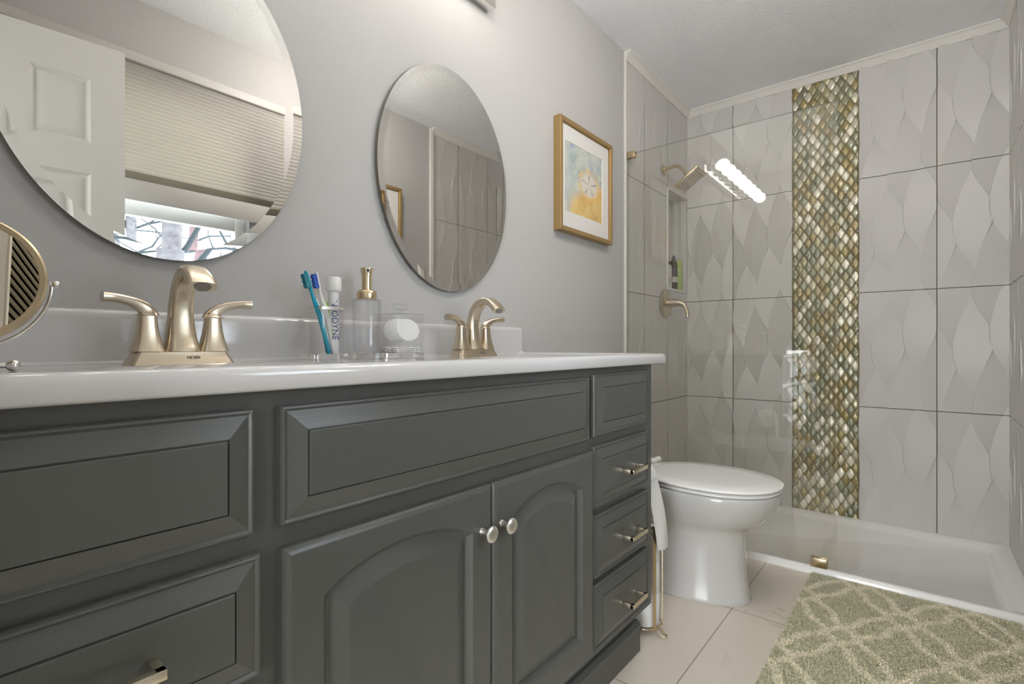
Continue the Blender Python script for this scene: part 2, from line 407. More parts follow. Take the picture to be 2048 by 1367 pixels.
# mosaic strip of ogee glass drops
LW, LH = 0.0447, 0.0690
g = G(); mcol = []
pal = [((0.30, 0.235, 0.095), 5), ((0.34, 0.27, 0.13), 3), ((0.235, 0.235, 0.145), 5), ((0.30, 0.295, 0.195), 4), ((0.38, 0.335, 0.19), 4), ((0.72, 0.67, 0.53), 4), ((0.50, 0.46, 0.33), 3)]
pc = [p[0] for p in pal]; pw = np.array([p[1] for p in pal], float); pw /= pw.sum()
Y0m, Y1m = 0.2840, 0.5958
def drop_outline(n=7):
    pts = []
    for q in range(4):
        for k in range(n):
            t = k / n
            sx = [(1 - t), -t, -(1 - t), t][q]; sy = [t, (1 - t), -t, -(1 - t)][q]
            # ogee: bulge sides low, pinch them near the points
            b = 0.10 * math.sin(2 * PI * t) if q in (0, 2) else -0.10 * math.sin(2 * PI * t)
            s1 = 1 if q in (0, 3) else -1; s2 = 1 if q in (0, 1) else -1
            bulge = 0.17 * math.sin(PI * t)
            pts.append(((sx + s1 * bulge * .5 + s1 * b * .35), (sy + s2 * bulge * .5 - s2 * b * .35)))
    return pts
OUT = drop_outline()
for r in range(-1, 72):
    zc = 0.005 + r * LH / 2
    for c in range(-1, 9):
        yc = Y0m + 0.012 + (c + (0.5 if r % 2 else 0)) * LW
        if yc - LW * .5 > Y1m or yc + LW * .5 < Y0m or zc - LH / 2 > 2.43 or zc + LH / 2 < 0.006: continue
        col = np.array(pc[rng.choice(len(pc), p=pw)]) * rng.uniform(.85, 1.15)
        n0 = len(g.v); rings = []
        tx, tz = rng.uniform(-.09, .09, 2)
        for sc, h in ((0.86, 0.0), (0.845, .0022), (0.73, .0038), (0.40, .0048)):
            rings.append([(XB - 0.0005 - h - tx * px * sc * LW * .5 - tz * pz * sc * LH * .5 if h > .001 else XB + .004, min(max(yc + px * sc * LW / 2, Y0m), Y1m), min(max(zc + pz * sc * LH / 2, .006), 2.43)) for px, pz in OUT])
        g.loft(rings, cap=False); g.add([(XB - .0058, min(max(yc, Y0m), Y1m), min(max(zc, .006), 2.43))] + rings[-1], [(0, i + 1, (i + 1) % len(OUT) + 1) for i in range(len(OUT))])
        mcol += [col] * (len(g.v) - n0)
mo = g.make('mosaic_strip', 'mosaic', wb, ang=50, recalc=False, label='strip of olive, sage and pearl glass mosaic drops')
set_colors(mo, np.array(mcol)[:len(mo.data.vertices)])
G().box(XB - .0005, XB + .0045, Y0m - .006, Y1m + .006, 0.005, 2.44).make('mosaic_grout', 'mosaic_grout', wb, flat=True)
# shower side of the vanity wall, with the niche left open
NX0, NX1, NZ0, NZ1 = 2.972, 3.284, 1.293, 1.892
LOW = lambda p: (p[0], YW + .008, p[2])
def left_place(u, v, h): return (u, YW + 0.001 - h * .14, v)
g = G()
for a, b, o in ((XS + .012, 2.645, 2.645 - TW), (2.645, 2.9705, 2.645), (2.9705, XB - .002, 2.9705)):
    for z0, z1 in ztiles():
        z1 = min(z1, 2.45)
        if a < 2.9: wave_patch(g, a, min(b, 2.872) if False else b, z0, z1, o, z0, left_place)
        else:
            if z0 < NZ0: wave_patch(g, a, b, z0, min(z1, NZ0 - .012), o, z0, left_place)
            if z1 > NZ1: wave_patch(g, a, b, max(z0, NZ1 + .014), z1, o, z0, left_place)
struct('wave_tile', g, 'tile', wl, ang=12)
# backing behind the tiles round the niche
g = G().box(XS, NX0 - .004, YW + .004, YW + .106, -.05, ZC).box(NX0 - .004, XB + .004, YW + .004, YW + .106, -.05, NZ0 - .008).box(NX0 - .004, XB + .004, YW + .004, YW + .106, NZ1 + .008, ZC)
struct('tile_backing', g, 'grout', wl, flat=True)
g = G()   # niche lining
g.box(NX0 - .004, NX0, YW, YW + .1, NZ0, NZ1).box(NX1, XB + .004, YW + .002, YW + .1, NZ0, NZ1)
g.box(NX0, NX1, YW + .094, YW + .104, NZ0, NZ1).box(NX0 - .004, XB, YW, YW + .1, NZ0 - .008, NZ0).box(NX0 - .004, XB, YW, YW + .1, NZ1, NZ1 + .008)
struct('niche_lining', g, 'tile', wl, flat=True)
g = G().box(NX0 - .012, XB - .004, YW - .006, YW + .01, NZ1 - .002, NZ1 + .016, .004).box(NX0 - .012, XB - .004, YW - .006, YW + .01, NZ0 - .014, NZ0 + .001, .004).box(NX0 - .012, NX0 + .001, YW - .006, YW + .01, NZ0 - .014, NZ1 + .016, .004)
struct('niche_edging', g, 'white_trim', wl)
# window-wall side of the shower
LOW = lambda p: (p[0], YR - .010, p[2])
def right_place(u, v, h): return (u, YR - .001 + h * .30, v)
g = G()
for a, b, o in ((2.412, 2.667, 2.667 - TW), (2.667, 2.9925, 2.667), (2.9925, XB - .002, 2.9925)):
    for z0, z1 in ztiles(): wave_patch(g, a, b, z0, min(z1, 2.45), o, z0, right_place)
struct('wave_tile', g, 'tile', wr, ang=12)
# white edging and crown
struct('trim_2', G().box(XS - .006, XS + .011, YW - .011, YW, 0.02, 2.458, .003), 'white_trim')
struct('trim_3', G().box(2.382, 2.416, YR, YR + .016, 0.02, 2.458, .003), 'white_trim')
def crown(name, p0, p1, inward):
    """small cove strip along p0-p1 under the ceiling"""
    prof = [(0, 2.424), (.006, 2.424), (.009, 2.430), (.014, 2.436), (.020, 2.447), (.028, 2.456), (.034, 2.459), (.034, ZC), (0, ZC)]
    rings = []
    for p, sgn in ((p0, 0), (p1, 0)):
        rings.append([(p[0] + inward[0] * d, p[1] + inward[1] * d, z) for d, z in prof])
    struct(name, G().loft(rings), 'white_trim', ang=25)
crown('trim_4', (XB, YR, 0), (XB, YW, 0), (-1, 0))
crown('trim_5', (XS + .004, YW, 0), (XB, YW, 0), (0, -1))
crown('trim_6', (2.40, YR, 0), (XB, YR, 0), (0, 1))
struct('baseboard_left', G().box(1.50, XS - .008, YW - .014, YW, 0, .09, .003), 'white_trim')

# ---- bedroom behind the camera (the doorway opens into it)
BX = -2.7
struct('floor_bedroom', G().box(BX, XL - TH, -1.7, 2.4, -.05, 0), 'carpet', flat=True)
struct('ceiling_bedroom', G().box(BX, XL - TH, -1.7, 2.4, ZC, ZC + .05), 'ceiling', flat=True)
struct('wall_bedroom', G().box(BX - .1, BX, -1.7, 2.4, 0, ZC).box(BX, XL - TH, 2.4, 2.5, 0, ZC).box(BX, XL - TH, -1.8, -1.7, 0, ZC)
       .box(XL - TH - .02, XL - TH, YW, 2.4, 0, ZC).box(XL - TH - .02, XL - TH, -1.7, YR - TH, 0, ZC), 'wall', flat=True)

# ---- window with shade, trees outside
fy0, fy1 = YR - 0.10, YR - 0.045
w1 = struct('window_1', G().box(WX0, WX0 + .05, fy0, fy1, WZ0, WZ1, .004).box(WX1 - .05, WX1, fy0, fy1, WZ0, WZ1, .004)
            .box(WX0, WX1, fy0, fy1, WZ0, WZ0 + .05, .004).box(WX0, WX1, fy0, fy1, WZ1 - .05, WZ1, .004)
            .box(WX0 + .05, WX1 - .05, fy0 + .01, fy1 - .005, 1.525, 1.605, .004), 'plastic_white')
G().box(WX0 + .05, WX1 - .05, YR - .078, YR - .074, WZ0 + .05, 1.525).make('pane', 'pane', w1, flat=True)
G().box(WX0 + .05, WX1 - .05, YR - .068, YR - .064, 1.605, WZ1 - .05).make('pane', 'pane', w1, flat=True)
struct('window_sill', G().box(WX0 - .02, WX1 + .02, YR - .05, YR + .012, WZ0 - .02, WZ0, .004), 'white_trim', w1)
sx0, sx1 = 0.02, 1.335
sh = thing('cellular_shade', 'off-white pleated cellular shade half lowered over the window, seen in the big mirror', 'window shade', (0.68, YR, 2.215))
G().box(sx0, sx1 + .004, YR, YR + .042, 2.172, 2.214, .006).make('headrail', 'shade_rail', sh)
prof = []; zt, zb_ = 2.172, 1.70; n = 26
for i in range(n):
    z = zt - (zt - zb_) * i / n; dz = (zt - zb_) / n
    prof += [(YR + .024, z), (YR + .0272, z - dz * .5)]
for i in range(7):
    z = zb_ - .005 * i; prof += [(YR + .024, z), (YR + .034, z - .0025)]
prof.append((YR + .024, 1.665))
back = [(YR + .018, z) for y, z in (prof[-1], prof[0])]
ring = prof + back
G().loft([[(x, y, z) for y, z in ring] for x in (sx0, sx1)]).make('pleated_fabric', 'shade', sh, ang=15)
G().box(sx0, sx1 - .02, YR + .010, YR + .034, 1.572, 1.665, .004).make('bottom_rail', 'shade_rail', sh)
def tree(name, label, x, y, r, lean, h, m, nb, seed):
    rg = random.Random(seed)
    pts = [(x + lean * t + .03 * math.sin(5 * t + seed), y, -1.5 + h * t) for t in [i / 14 for i in range(15)]]
    gt = G().tube(pts, [r * (1.1 - .35 * i / 14) for i in range(15)], 12)
    root = thing(name, label, 'tree', pts[0], 'bare trees outside the window'); gt.make('trunk', m, root)
    gb = G()
    for k in range(nb):
        i = rg.randint(5, 11); p = Vector(pts[i]); a = rg.uniform(-1, 1)
        d = Vector((rg.choice((-1, 1)) * rg.uniform(.5, 1), rg.uniform(-.3, .3), rg.uniform(.1, .8)))
        q = [p]; rr = [r * rg.uniform(.12, .3)]
        for s in range(6):
            d = (d + Vector((rg.uniform(-.35, .35), rg.uniform(-.2, .2), rg.uniform(-.3, .35)))).normalized()
            q.append(q[-1] + d * .28); rr.append(rr[0] * (1 - s / 6.5))
            if s in (2, 4):
                e = (d + Vector((rg.uniform(-.9, .9), 0, rg.uniform(-.6, .9)))).normalized()
                gb.tube([q[-1], q[-1] + e * .25, q[-1] + e * .45 + Vector((0, 0, .08))], [rr[-1] * .6, rr[-1] * .4, .002], 5)
        gb.tube(q, rr, 6)
    gb.make('branches', 'twig', root)
tree('tree', 'thick grey tree trunk outside the window, widest one in the big mirror', 1.83, -3.6, .10, .02, 6.5, 'bark', 26, 3)
tree('tree', 'thin leaning reddish trunk right of the thick grey trunk, in the big mirror', 2.66, -6.2, .068, .42, 8.0, 'bark_pink', 20, 5)
tree('tree', 'slim grey trunk at the left end of the window strip in the big mirror', 2.72, -8.6, .09, .05, 9.0, 'bark', 24, 8)
tree('tree', 'grey trunk at the right end of the window strip in the big mirror', 5.6, -11.4, .14, .0, 11.0, 'bark', 26, 12)

# ---- bathroom door standing open against the window wall
dh = Vector((XL + .005, -0.192, 0)); dd = Vector((math.cos(math.radians(7.1)), math.sin(math.radians(7.1)), 0)); dn = Vector((-dd.y, dd.x, 0))
DW, DH, DT = 0.635, 2.105, 0.035
def dpt(u, z, d): return dh + dd * u + dn * d + Vector((0, 0, z))
def rect_loop(x0, x1, z0, z1): return [(x0, z0), (x1, z0), (x1, z1), (x0, z1)]
g = G()
us = [0, .105, .275, .360, .530, DW]; zs = [.01, .24, .83, .98, 1.60, 1.715, 1.965, DH]
for i in range(5):
    for j in range(7):
        u0, u1, z0, z1 = us[i], us[i + 1], zs[j], zs[j + 1]
        if i in (1, 3) and j in (1, 3, 5):
            prev = None; loops = []
            for ins, d in ((0, DT), (.006, DT - .004), (.012, DT - .008), (.016, DT - .009), (.042, DT - .002), (.046, DT - .002)):
                loops.append([dpt(a, b, d) for a, b in rect_loop(u0 + ins, u1 - ins, z0 + ins, z1 - ins)])
            for a, b in zip(loops, loops[1:]): g.loft([a, b], cap=False)
            g.add(loops[-1], [(0, 1, 2, 3)])
        else:
            g.add([dpt(u0, z0, DT), dpt(u1, z0, DT), dpt(u1, z1, DT), dpt(u0, z1, DT)], [(0, 1, 2, 3)])
bk = [dpt(0, .01, 0), dpt(DW, .01, 0), dpt(DW, DH, 0), dpt(0, DH, 0)]; fr = [dpt(0, .01, DT), dpt(DW, .01, DT), dpt(DW, DH, DT), dpt(0, DH, DT)]
g.add(bk + fr, [(0, 3, 2, 1), (0, 1, 5, 4), (1, 2, 6, 5), (2, 3, 7, 6), (3, 0, 4, 7)])
struct('door_1', g, 'door_white', ang=20)

# louvered closet door in the bedroom (caught by the make-up mirror)
LX, LY0, LY1 = -.30, -1.20, -.06
lv = thing('louvered_door', 'cream louvered closet door reflected in the round make-up mirror', 'door', (LX, (LY0 + LY1) / 2, 0))
g = G()
for y0_, y1_, z0_, z1_ in ((LY0, LY0 + .06, 0, 2.12), (LY1 - .06, LY1, 0, 2.12), (LY0 + .06, LY1 - .06, 0, .12), (LY0 + .06, LY1 - .06, 2.03, 2.12), (LY0 + .06, LY1 - .06, 1.36, 1.47)): g.box(LX - .03, LX, y0_, y1_, z0_, z1_, .003)
g.make('stile_frame', 'slat', lv)
for z0_, z1_ in ((.12, 1.36), (1.47, 2.03)):
    g = G(); n = int((z1_ - z0_) / .036)
    for i in range(n):
        zz = z0_ + (i + .5) * (z1_ - z0_) / n
        g.box(-.004, .004, LY0 + .06, LY1 - .06, -.0188, .0188, .002, M4=Matrix.Translation((LX - .012, 0, zz)) @ Matrix.Rotation(math.radians(-22), 4, 'Y'))
    g.make('louver_panel', 'slat', lv)
    G().box(LX - .030, LX - .026, LY0 + .06, LY1 - .06, z0_, z1_).make('backing', 'slat_gap', lv, flat=True)

# ============================================================ SHOWER
PX0, PX1 = 2.412, XB - .002
def rim_z(x): return 0.031 + (0.010 - 0.031) * (x - PX0) / (PX1 - PX0)
pan = thing('shower_pan', 'low white acrylic shower base with a raised rim', 'shower base', (2.85, .45, -.05))
y0, y1 = YR + .001, YW - .001
def pan_ring(ix0, ix1, iy, z, n=6, r=.02):
    x0, x1, a, b = PX0 + ix0, PX1 - ix1, y0 + iy, y1 - iy
    out = []
    for cx, cy, a0 in ((x1 - r, b - r, 0), (x0 + r, b - r, PI / 2), (x0 + r, a + r, PI), (x1 - r, a + r, 1.5 * PI)):
        for k in range(n + 1):
            t = a0 + PI / 2 * k / n; px_, py_ = cx + r * math.cos(t), cy + r * math.sin(t)
            out.append((px_, py_, rim_z(px_) + z if z > -.04 else z))
    return out
rings = [pan_ring(0, 0, 0, -.05, r=.003), pan_ring(0, 0, 0, -.004, r=.003), pan_ring(.004, .001, .001, 0, r=.004), pan_ring(.022, .03, .03, 0, r=.02),
         pan_ring(.026, .036, .036, -.004, r=.03), pan_ring(.03, .05, .05, -.008, r=.04), pan_ring(.034, .058, .056, -.014, r=.05), pan_ring(.05, .075, .075, -.028, r=.06)]
G().loft(rings).make('pan', 'acrylic', pan, ang=50)
gp = thing('glass_panel', 'fixed clear glass shower screen with its top corner clipped to the wall', 'shower screen', (2.43, .74, .03))
gx0, gx1, gy0, gy1, gz0, gz1 = 2.424, 2.432, .2816, YW - .012, .0305, 1.936
G().add([(gx0, gy0, gz0), (gx0, gy1, gz0), (gx0, gy1, gz1), (gx0, gy0, gz1)], [(0, 1, 2, 3)]).add([(gx1, gy0, gz0), (gx1, gy1, gz0), (gx1, gy1, gz1), (gx1, gy0, gz1)], [(0, 3, 2, 1)]).make('pane', 'glass', gp, flat=True, recalc=False)
g = G()
def strip(a, b, w):
    g.add([a, b, tuple(Vector(b) + Vector(w)), tuple(Vector(a) + Vector(w))], [(0, 1, 2, 3)])
W8 = (gx1 - gx0, 0, 0)
strip((gx0, gy0, gz0), (gx0, gy0, gz1), W8); strip((gx0, gy0, gz1), (gx0, gy1, gz1), W8); strip((gx0, gy1, gz0), (gx0, gy1, gz1), W8); strip((gx0, gy0, gz0), (gx0, gy1, gz0), W8)
g.make('polished_edge', 'glass_edge', gp, flat=True, label='pale yellowish polished edge')
G().box(gx0 - .012, gx0, YW - .052, YW, 1.912, 1.945, .002).box(gx1, gx1 + .012, YW - .052, YW, 1.912, 1.945, .002).box(gx0, gx1, YW - .012, YW, 1.912, 1.945).make('wall_clip', 'gold_nickel', gp)
G().box(gx0 - .010, gx0, .313, .372, .029, .068, .002).box(gx1, gx1 + .010, .313, .372, .029, .068, .002).make('floor_clamp', 'gold_nickel', gp)

sh_ = thing('rain_shower', 'square brass-toned rain shower head on a bent arm above the niche', 'shower head', (2.905, YW, 1.985))
A35 = math.radians(35)
G().lathe([(.031, 0), (.031, .004), (.026, .009), (.013, .012)], (2.905, YW - .001, 1.985), 28, Matrix.Rotation(PI / 2, 4, 'X')).make('flange', 'gold_nickel', sh_)
hc = Vector((2.862, 1.03, 1.876)); hn = Vector((0, -math.sin(A35), -math.cos(A35)))
top = hc - hn * .055
arm = catmull([(2.905, YW - .008, 1.985), (2.902, YW - .05, 1.99), (2.893, YW - .09, 1.985), (2.876, YW - .125, 1.957), tuple(top)], 6)
G().tube(arm, .0105, 14).make('arm', 'gold_nickel', sh_)
MH = Matrix.Translation(hc) @ Matrix.Rotation(-A35, 4, 'X')
g = G().box(-.076, .076, -.076, .076, 0, .013, .003, M4=MH)
hd = g.make('head_plate', 'gold_nickel', sh_)
g = G().box(-.070, .070, -.070, .070, -.0015, .002, .001, M4=MH); g.make('spray_face', 'nickel', hd)
g = G()
for i in range(9):
    for j in range(9): g.lathe([(.0022, -.0025), (.0026, 0)], (0, 0, 0), 6, MH @ Matrix.Translation((-.056 + .014 * i, -.056 + .014 * j, -.0012)))
g.make('nozzles', 'mark', hd)
G().lathe([(.012, .055), (.014, .045), (.019, .03), (.021, .014)], (0, 0, 0), 20, MH).make('swivel_joint', 'gold_nickel', sh_)
vx, vz = 2.93, 1.193
va = thing('shower_valve', 'brushed nickel shower valve with round plate and drooping lever', 'shower valve', (vx, YW, vz))
R90 = Matrix.Rotation(PI / 2, 4, 'X')
G().lathe([(.086, 0), (.086, .006), (.080, .012), (.060, .017), (.032, .021)], (vx, YW - .001, vz), 48, R90).make('escutcheon', 'nickel', va)
lever = catmull([(vx, YW - .018, vz), (vx, YW - .05, vz + .002), (vx, YW - .085, vz), (vx, YW - .112, vz - .012), (vx, YW - .130, vz - .045), (vx, YW - .136, vz - .085)], 6)
n = len(lever); G().tube(lever, [.030 - .019 * min(1, i / (n * .72)) + (.0 if i < n * .7 else .0015 * (i - n * .7)/ (n*.3)) for i in range(n)], 18).make('lever', 'nickel', va)

# bottles in the niche
def bottle(name, label, x, y, z, prof, m, sc=(1, .8)):
    root = thing(name, label, 'bottle', (x, y, z))
    G().lathe(prof, (x, y, z), 28, Matrix.Diagonal((sc[0], sc[1], 1, 1))).make('body', m, root); return root
b = bottle('shampoo_bottle', 'white bottle with dark cap at the left end of the niche', 3.098, 1.262, NZ0 + .001, [(.026, 0), (.030, .006), (.030, .14), (.026, .155), (.014, .162)], 'white_bottle')
G().lathe([(.018, .160), (.018, .176), (.006, .180), (.006, .205)], (3.098, 1.262, NZ0 + .001), 20).box(3.06, 3.104, 1.254, 1.270, NZ0 + .196, NZ0 + .210, .003).make('pump_cap', 'dark', b)
G().lathe([(.0304, .04), (.0304, .075)], (3.098, 1.262, NZ0 + .001), 28, Matrix.Diagonal((1, .8, 1, 1)), cap=False).make('label_band', 'label_pale', b)
b = bottle('body_wash_bottle', 'dark brown bottle with pale label in the middle of the niche', 3.168, 1.25, NZ0 + .001, [(.026, 0), (.029, .005), (.029, .13), (.026, .165), (.018, .20), (.010, .212), (.008, .222)], 'dark')
G().lathe([(.0294, .05), (.0294, .085)], (3.168, 1.25, NZ0 + .001), 28, Matrix.Diagonal((1, .8, 1, 1)), cap=False).make('label_band', 'label_pale', b)
b = bottle('green_bottle', 'green flat-topped bottle beside the dark bottle in the niche', 3.238, 1.248, NZ0 + .001, [(.026, 0), (.030, .008), (.031, .09), (.029, .155), (.022, .170)], 'green_bottle')
G().lathe([(.020, .168), (.021, .172), (.021, .192), (.018, .196)], (3.238, 1.248, NZ0 + .001), 24).make('cap', 'green_bottle', b)
hk = thing('bath_brush', 'dark looped brush standing upright behind the white bottle in the niche', 'brush', (3.125, 1.285, NZ0))
G().tube([(3.125, 1.285, NZ0 + .001), (3.125, 1.285, NZ0 + .235)], .006, 10).make('stem', 'dark', hk)
G().sphere((3.125, 1.285, NZ0 + .248), .017, 16, (1, .7, 1.1)).tube([(3.125, 1.285, NZ0 + .26), (3.122, 1.285, NZ0 + .292)], [.006, .005], 8).make('head', 'dark', hk)

# ============================================================ VANITY
YF = .662
van = thing('vanity_cabinet', 'long charcoal-painted double bathroom vanity cabinet under the white countertop', 'vanity cabinet', (.73, .93, 0))
g = G().box(-.03, 1.494, YF, YF + .02, .145, .888).box(1.476, 1.494, YF + .0201, YW - .002, .145, .888).box(-.03, -.012, YF + .0201, YW - .002, .145, .888).box(-.011, 1.475, YF + .0201, YW - .002, .1465, .163)
g.make('cabinet_body', 'cabinet', van, flat=True)
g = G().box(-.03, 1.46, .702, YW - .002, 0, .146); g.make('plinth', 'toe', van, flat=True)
prof = [(.702, 0), (.686, 0), (.686, .066), (.6875, .070), (.6875, .074), (.6845, .077), (.6845, .081), (.688, .088), (.694, .093), (.702, .0945)]
G().loft([[(x, y, z) for y, z in prof] for x in (-.03, 1.4685)]).make('base_moulding', 'cabinet', van, ang=25)
def front_loops(g, loops):
    for a, b in zip(loops, loops[1:]): g.loft([a, b], cap=False)
    g.add(loops[-1], [tuple(range(len(loops[-1])))]); g.add(loops[0], [tuple(range(len(loops[0]) - 1, -1, -1))])
def raised_front(name, x0, x1, z0, z1, bev=.033):
    g = G(); L = []
    for ins, d in ((0, 0), (0, .0105), (.0018, .0135), (.0045, .0145), (.0062, .0128), (.0078, .0118), (bev, .0205), (bev + .0007, .0180), (bev + .0016, .0182), (bev + .0024, .0222), (bev + .0036, .0228)):
        L.append([(x, YF - d, z) for x, z in rect_loop(x0 + ins, x1 - ins, z0 + ins, z1 - ins)])
    front_loops(g, L); return g.make(name, 'cabinet', van, ang=14)
raised_front('false_front', -.02, .288, .709, .866); raised_front('false_front', .321, 1.100, .709, .866)
raised_front('false_front', 1.122, 1.4435, .713, .871)
dl = raised_front('drawer', -.02, .296, .53, .683)
d1 = raised_front('drawer', 1.122, 1.4435, .532, .688); d2 = raised_front('drawer', 1.122, 1.4435, .352, .511); d3 = raised_front('drawer', 1.122, 1.4435, .170, .336)
d4 = raised_front('drawer', -.02, .296, .352, .511); d5 = raised_front('drawer', -.02, .296, .170, .336)
def pull(x, z, parent, y=YF - .020, w=.046):
    g = G(); p = .036; t = .0055
    g.box(x - w, x - w + .010, y - p, y, z - t, z + t, .0008).box(x + w - .010, x + w, y - p, y, z - t, z + t, .0008).box(x - w, x + w, y - p - .0001, y - p + .010, z - t, z + t, .0008)
    return g.make('handle', 'pull', parent, label='square satin bar pull')
for x, z, p in ((1.303, .604, d1), (1.303, .424, d2), (1.303, .243, d3), (.135, .606, dl), (.135, .43, d4), (.135, .25, d5)): pull(x, z, p)
def arch_door(name, x0, x1, z0, z1, kx):
    g = G(); n = 12
    def arch(ix, zs_, za, zb):   # opening outline: bottom n, right n, arched top n, left n
        a, b = x0 + ix, x1 - ix; pts = []
        for k in range(n): pts.append((a + (b - a) * k / n, zb))
        for k in range(n): pts.append((b, zb + (zs_ - zb) * k / n))
        w = b - a; sh = .022 if w > .2 else 0
        for k in range(n):
            t = k / n; pts.append((b - w * t, zs_ + (za - zs_) * (1 - (2 * t - 1) ** 2) ** .85 if 0 < t < 1 else zs_))
        for k in range(n): pts.append((a, zs_ + (zb - zs_) * k / n))
        return pts
    def rect(ins):
        a, b, c, d = x0 + ins, x1 - ins, z0 + ins, z1 - ins; pts = []
        for k in range(n): pts.append((a + (b - a) * k / n, c))
        for k in range(n): pts.append((b, c + (d - c) * k / n))
        for k in range(n): pts.append((b - (b - a) * k / n, d))
        for k in range(n): pts.append((a, d + (c - d) * k / n))
        return pts
    zs0, za0, zb0 = .600, .638, z0 + .058
    S = [(rect(0), 0), (rect(0), .012), (rect(.003), .0165), (rect(.006), .0175), (rect(.0075), .0185), (rect(.009), .019),
         (arch(.055, zs0, za0, zb0), .019), (arch(.057, zs0 - .002, za0 - .002, zb0 + .002), .0165), (arch(.060, zs0 - .004, za0 - .005, zb0 + .005), .0125),
         (arch(.064, zs0 - .007, za0 - .009, zb0 + .009), .0085), (arch(.067, zs0 - .009, za0 - .012, zb0 + .012), .0080),
         (arch(.094, zs0 - .030, za0 - .040, zb0 + .040), .0185), (arch(.0955, zs0 - .0315, za0 - .0415, zb0 + .0415), .019)]
    front_loops(g, [[(x, YF - d, z) for x, z in pts] for pts, d in S])
    o = g.make(name, 'cabinet_v', van, ang=16)
    Mk = Matrix.Translation((kx, YF - .018, .597)) @ R90
    G().lathe([(.0075, 0), (.006, .003), (.005, .012), (.0055, .017), (.0125, .021), (.0152, .024), (.0152, .027), (.013, .0295), (.007, .031)], (0, 0, 0), 32, Mk).make('knob', 'knob', o, label='round satin silver knob')
arch_door('door', .323, .730, .17, .679, .700); arch_door('door', .7335, 1.114, .17, .679, .757)

# countertop with moulded basins
ct = thing('countertop', 'glossy off-white one-piece double-sink countertop with backsplash', 'countertop', (.75, .92, .888))
CX0, CX1, CY0, CY1 = -.035, 1.535, .632, YW - .001
ZD = .910
def sstep(t): t = min(max(t, 0), 1); return t * t * (3 - 2 * t)
SINKS = [(.355, .865), (1.147, .865)]
def top_z(x, y):
    e = min(y - CY0, CX1 - x)
    lip = .0095 * (1 - sstep((e - .022) / .028))
    z = ZD + lip
    if e < .012: z -= .012 - math.sqrt(max(0, .012 ** 2 - (.012 - e) ** 2))
    cove = CY1 - .02 - y
    if cove < .018: z += .006 * (1 - cove / .018) ** 2 if cove > 0 else .006
    for sx, sy in SINKS:
        q = math.sqrt(((x - sx) / .205) ** 2 + ((y - sy) / .150) ** 2)
        if q < 1.08:
            z += -.115 * (1 - sstep(q / .98) ** 1.0) if q < .98 else 0
            if .96 < q < 1.08: z += .0022 * (1 - abs(q - 1.02) / .06)
    return z
nx, ny = 200, 84
xs = [CX0 + (CX1 - CX0) * i / nx for i in range(nx + 1)]; xs = xs[:-1] + [CX1 - .009, CX1 - .006, CX1 - .003, CX1 - .0012, CX1 - .0003, CX1]
ys = [CY0, CY0 + .0003, CY0 + .0012, CY0 + .003, CY0 + .006, CY0 + .009] + [CY0 + .012 + (CY1 - CY0 - .012) * j / ny for j in range(ny + 1)]
vs = [(x, y, top_z(x, y)) for y in ys for x in xs]; n = len(xs); fs = []
for j in range(len(ys) - 1):
    for i in range(n - 1): fs.append((j * n + i, j * n + i + 1, (j + 1) * n + i + 1, (j + 1) * n + i))
g = G().add(vs, fs)
fl = [(x, CY0, top_z(x, CY0)) for x in xs]; g.loft([fl, [(x, CY0 + .000, .892) for x in xs], [(x, CY0 + .004, .888) for x in xs], [(x, CY0 + .03, .888) for x in xs]], cap=False, closed=False)
rl = [(CX1, y, top_z(CX1, y)) for y in ys]; g.loft([rl, [(CX1, y, .892) for y in ys], [(CX1 - .004, y, .888) for y in ys], [(CX1 - .05, y, .888) for y in ys]], cap=False, closed=False)
g.make('counter_slab', 'marble', ct, ang=60)
prof = [(CY1, .906), (CY1 - .019, .906), (CY1 - .0195, .995), (CY1 - .0185, 1.004), (CY1 - .015, 1.0095), (CY1 - .010, 1.0125), (CY1 - .004, 1.0125), (CY1, 1.0115)]
def bs(x, k): return [(x, CY1 + (y - CY1) * k, .906 + (z - .906) * (1 - (1 - k) * .12)) for y, z in prof]
G().loft([bs(CX0, 1), bs(1.50, 1), bs(1.515, 1), bs(1.524, .92), bs(1.528, .7), bs(1.529, .45)]).make('backsplash', 'marble', ct, ang=50)
for sx, sy in SINKS:
    G().lathe([(.022, 0), (.022, .003), (.016, .004), (.014, .0015)], (sx, sy, ZD - .1145), 24).make('drain', 'chrome', ct)

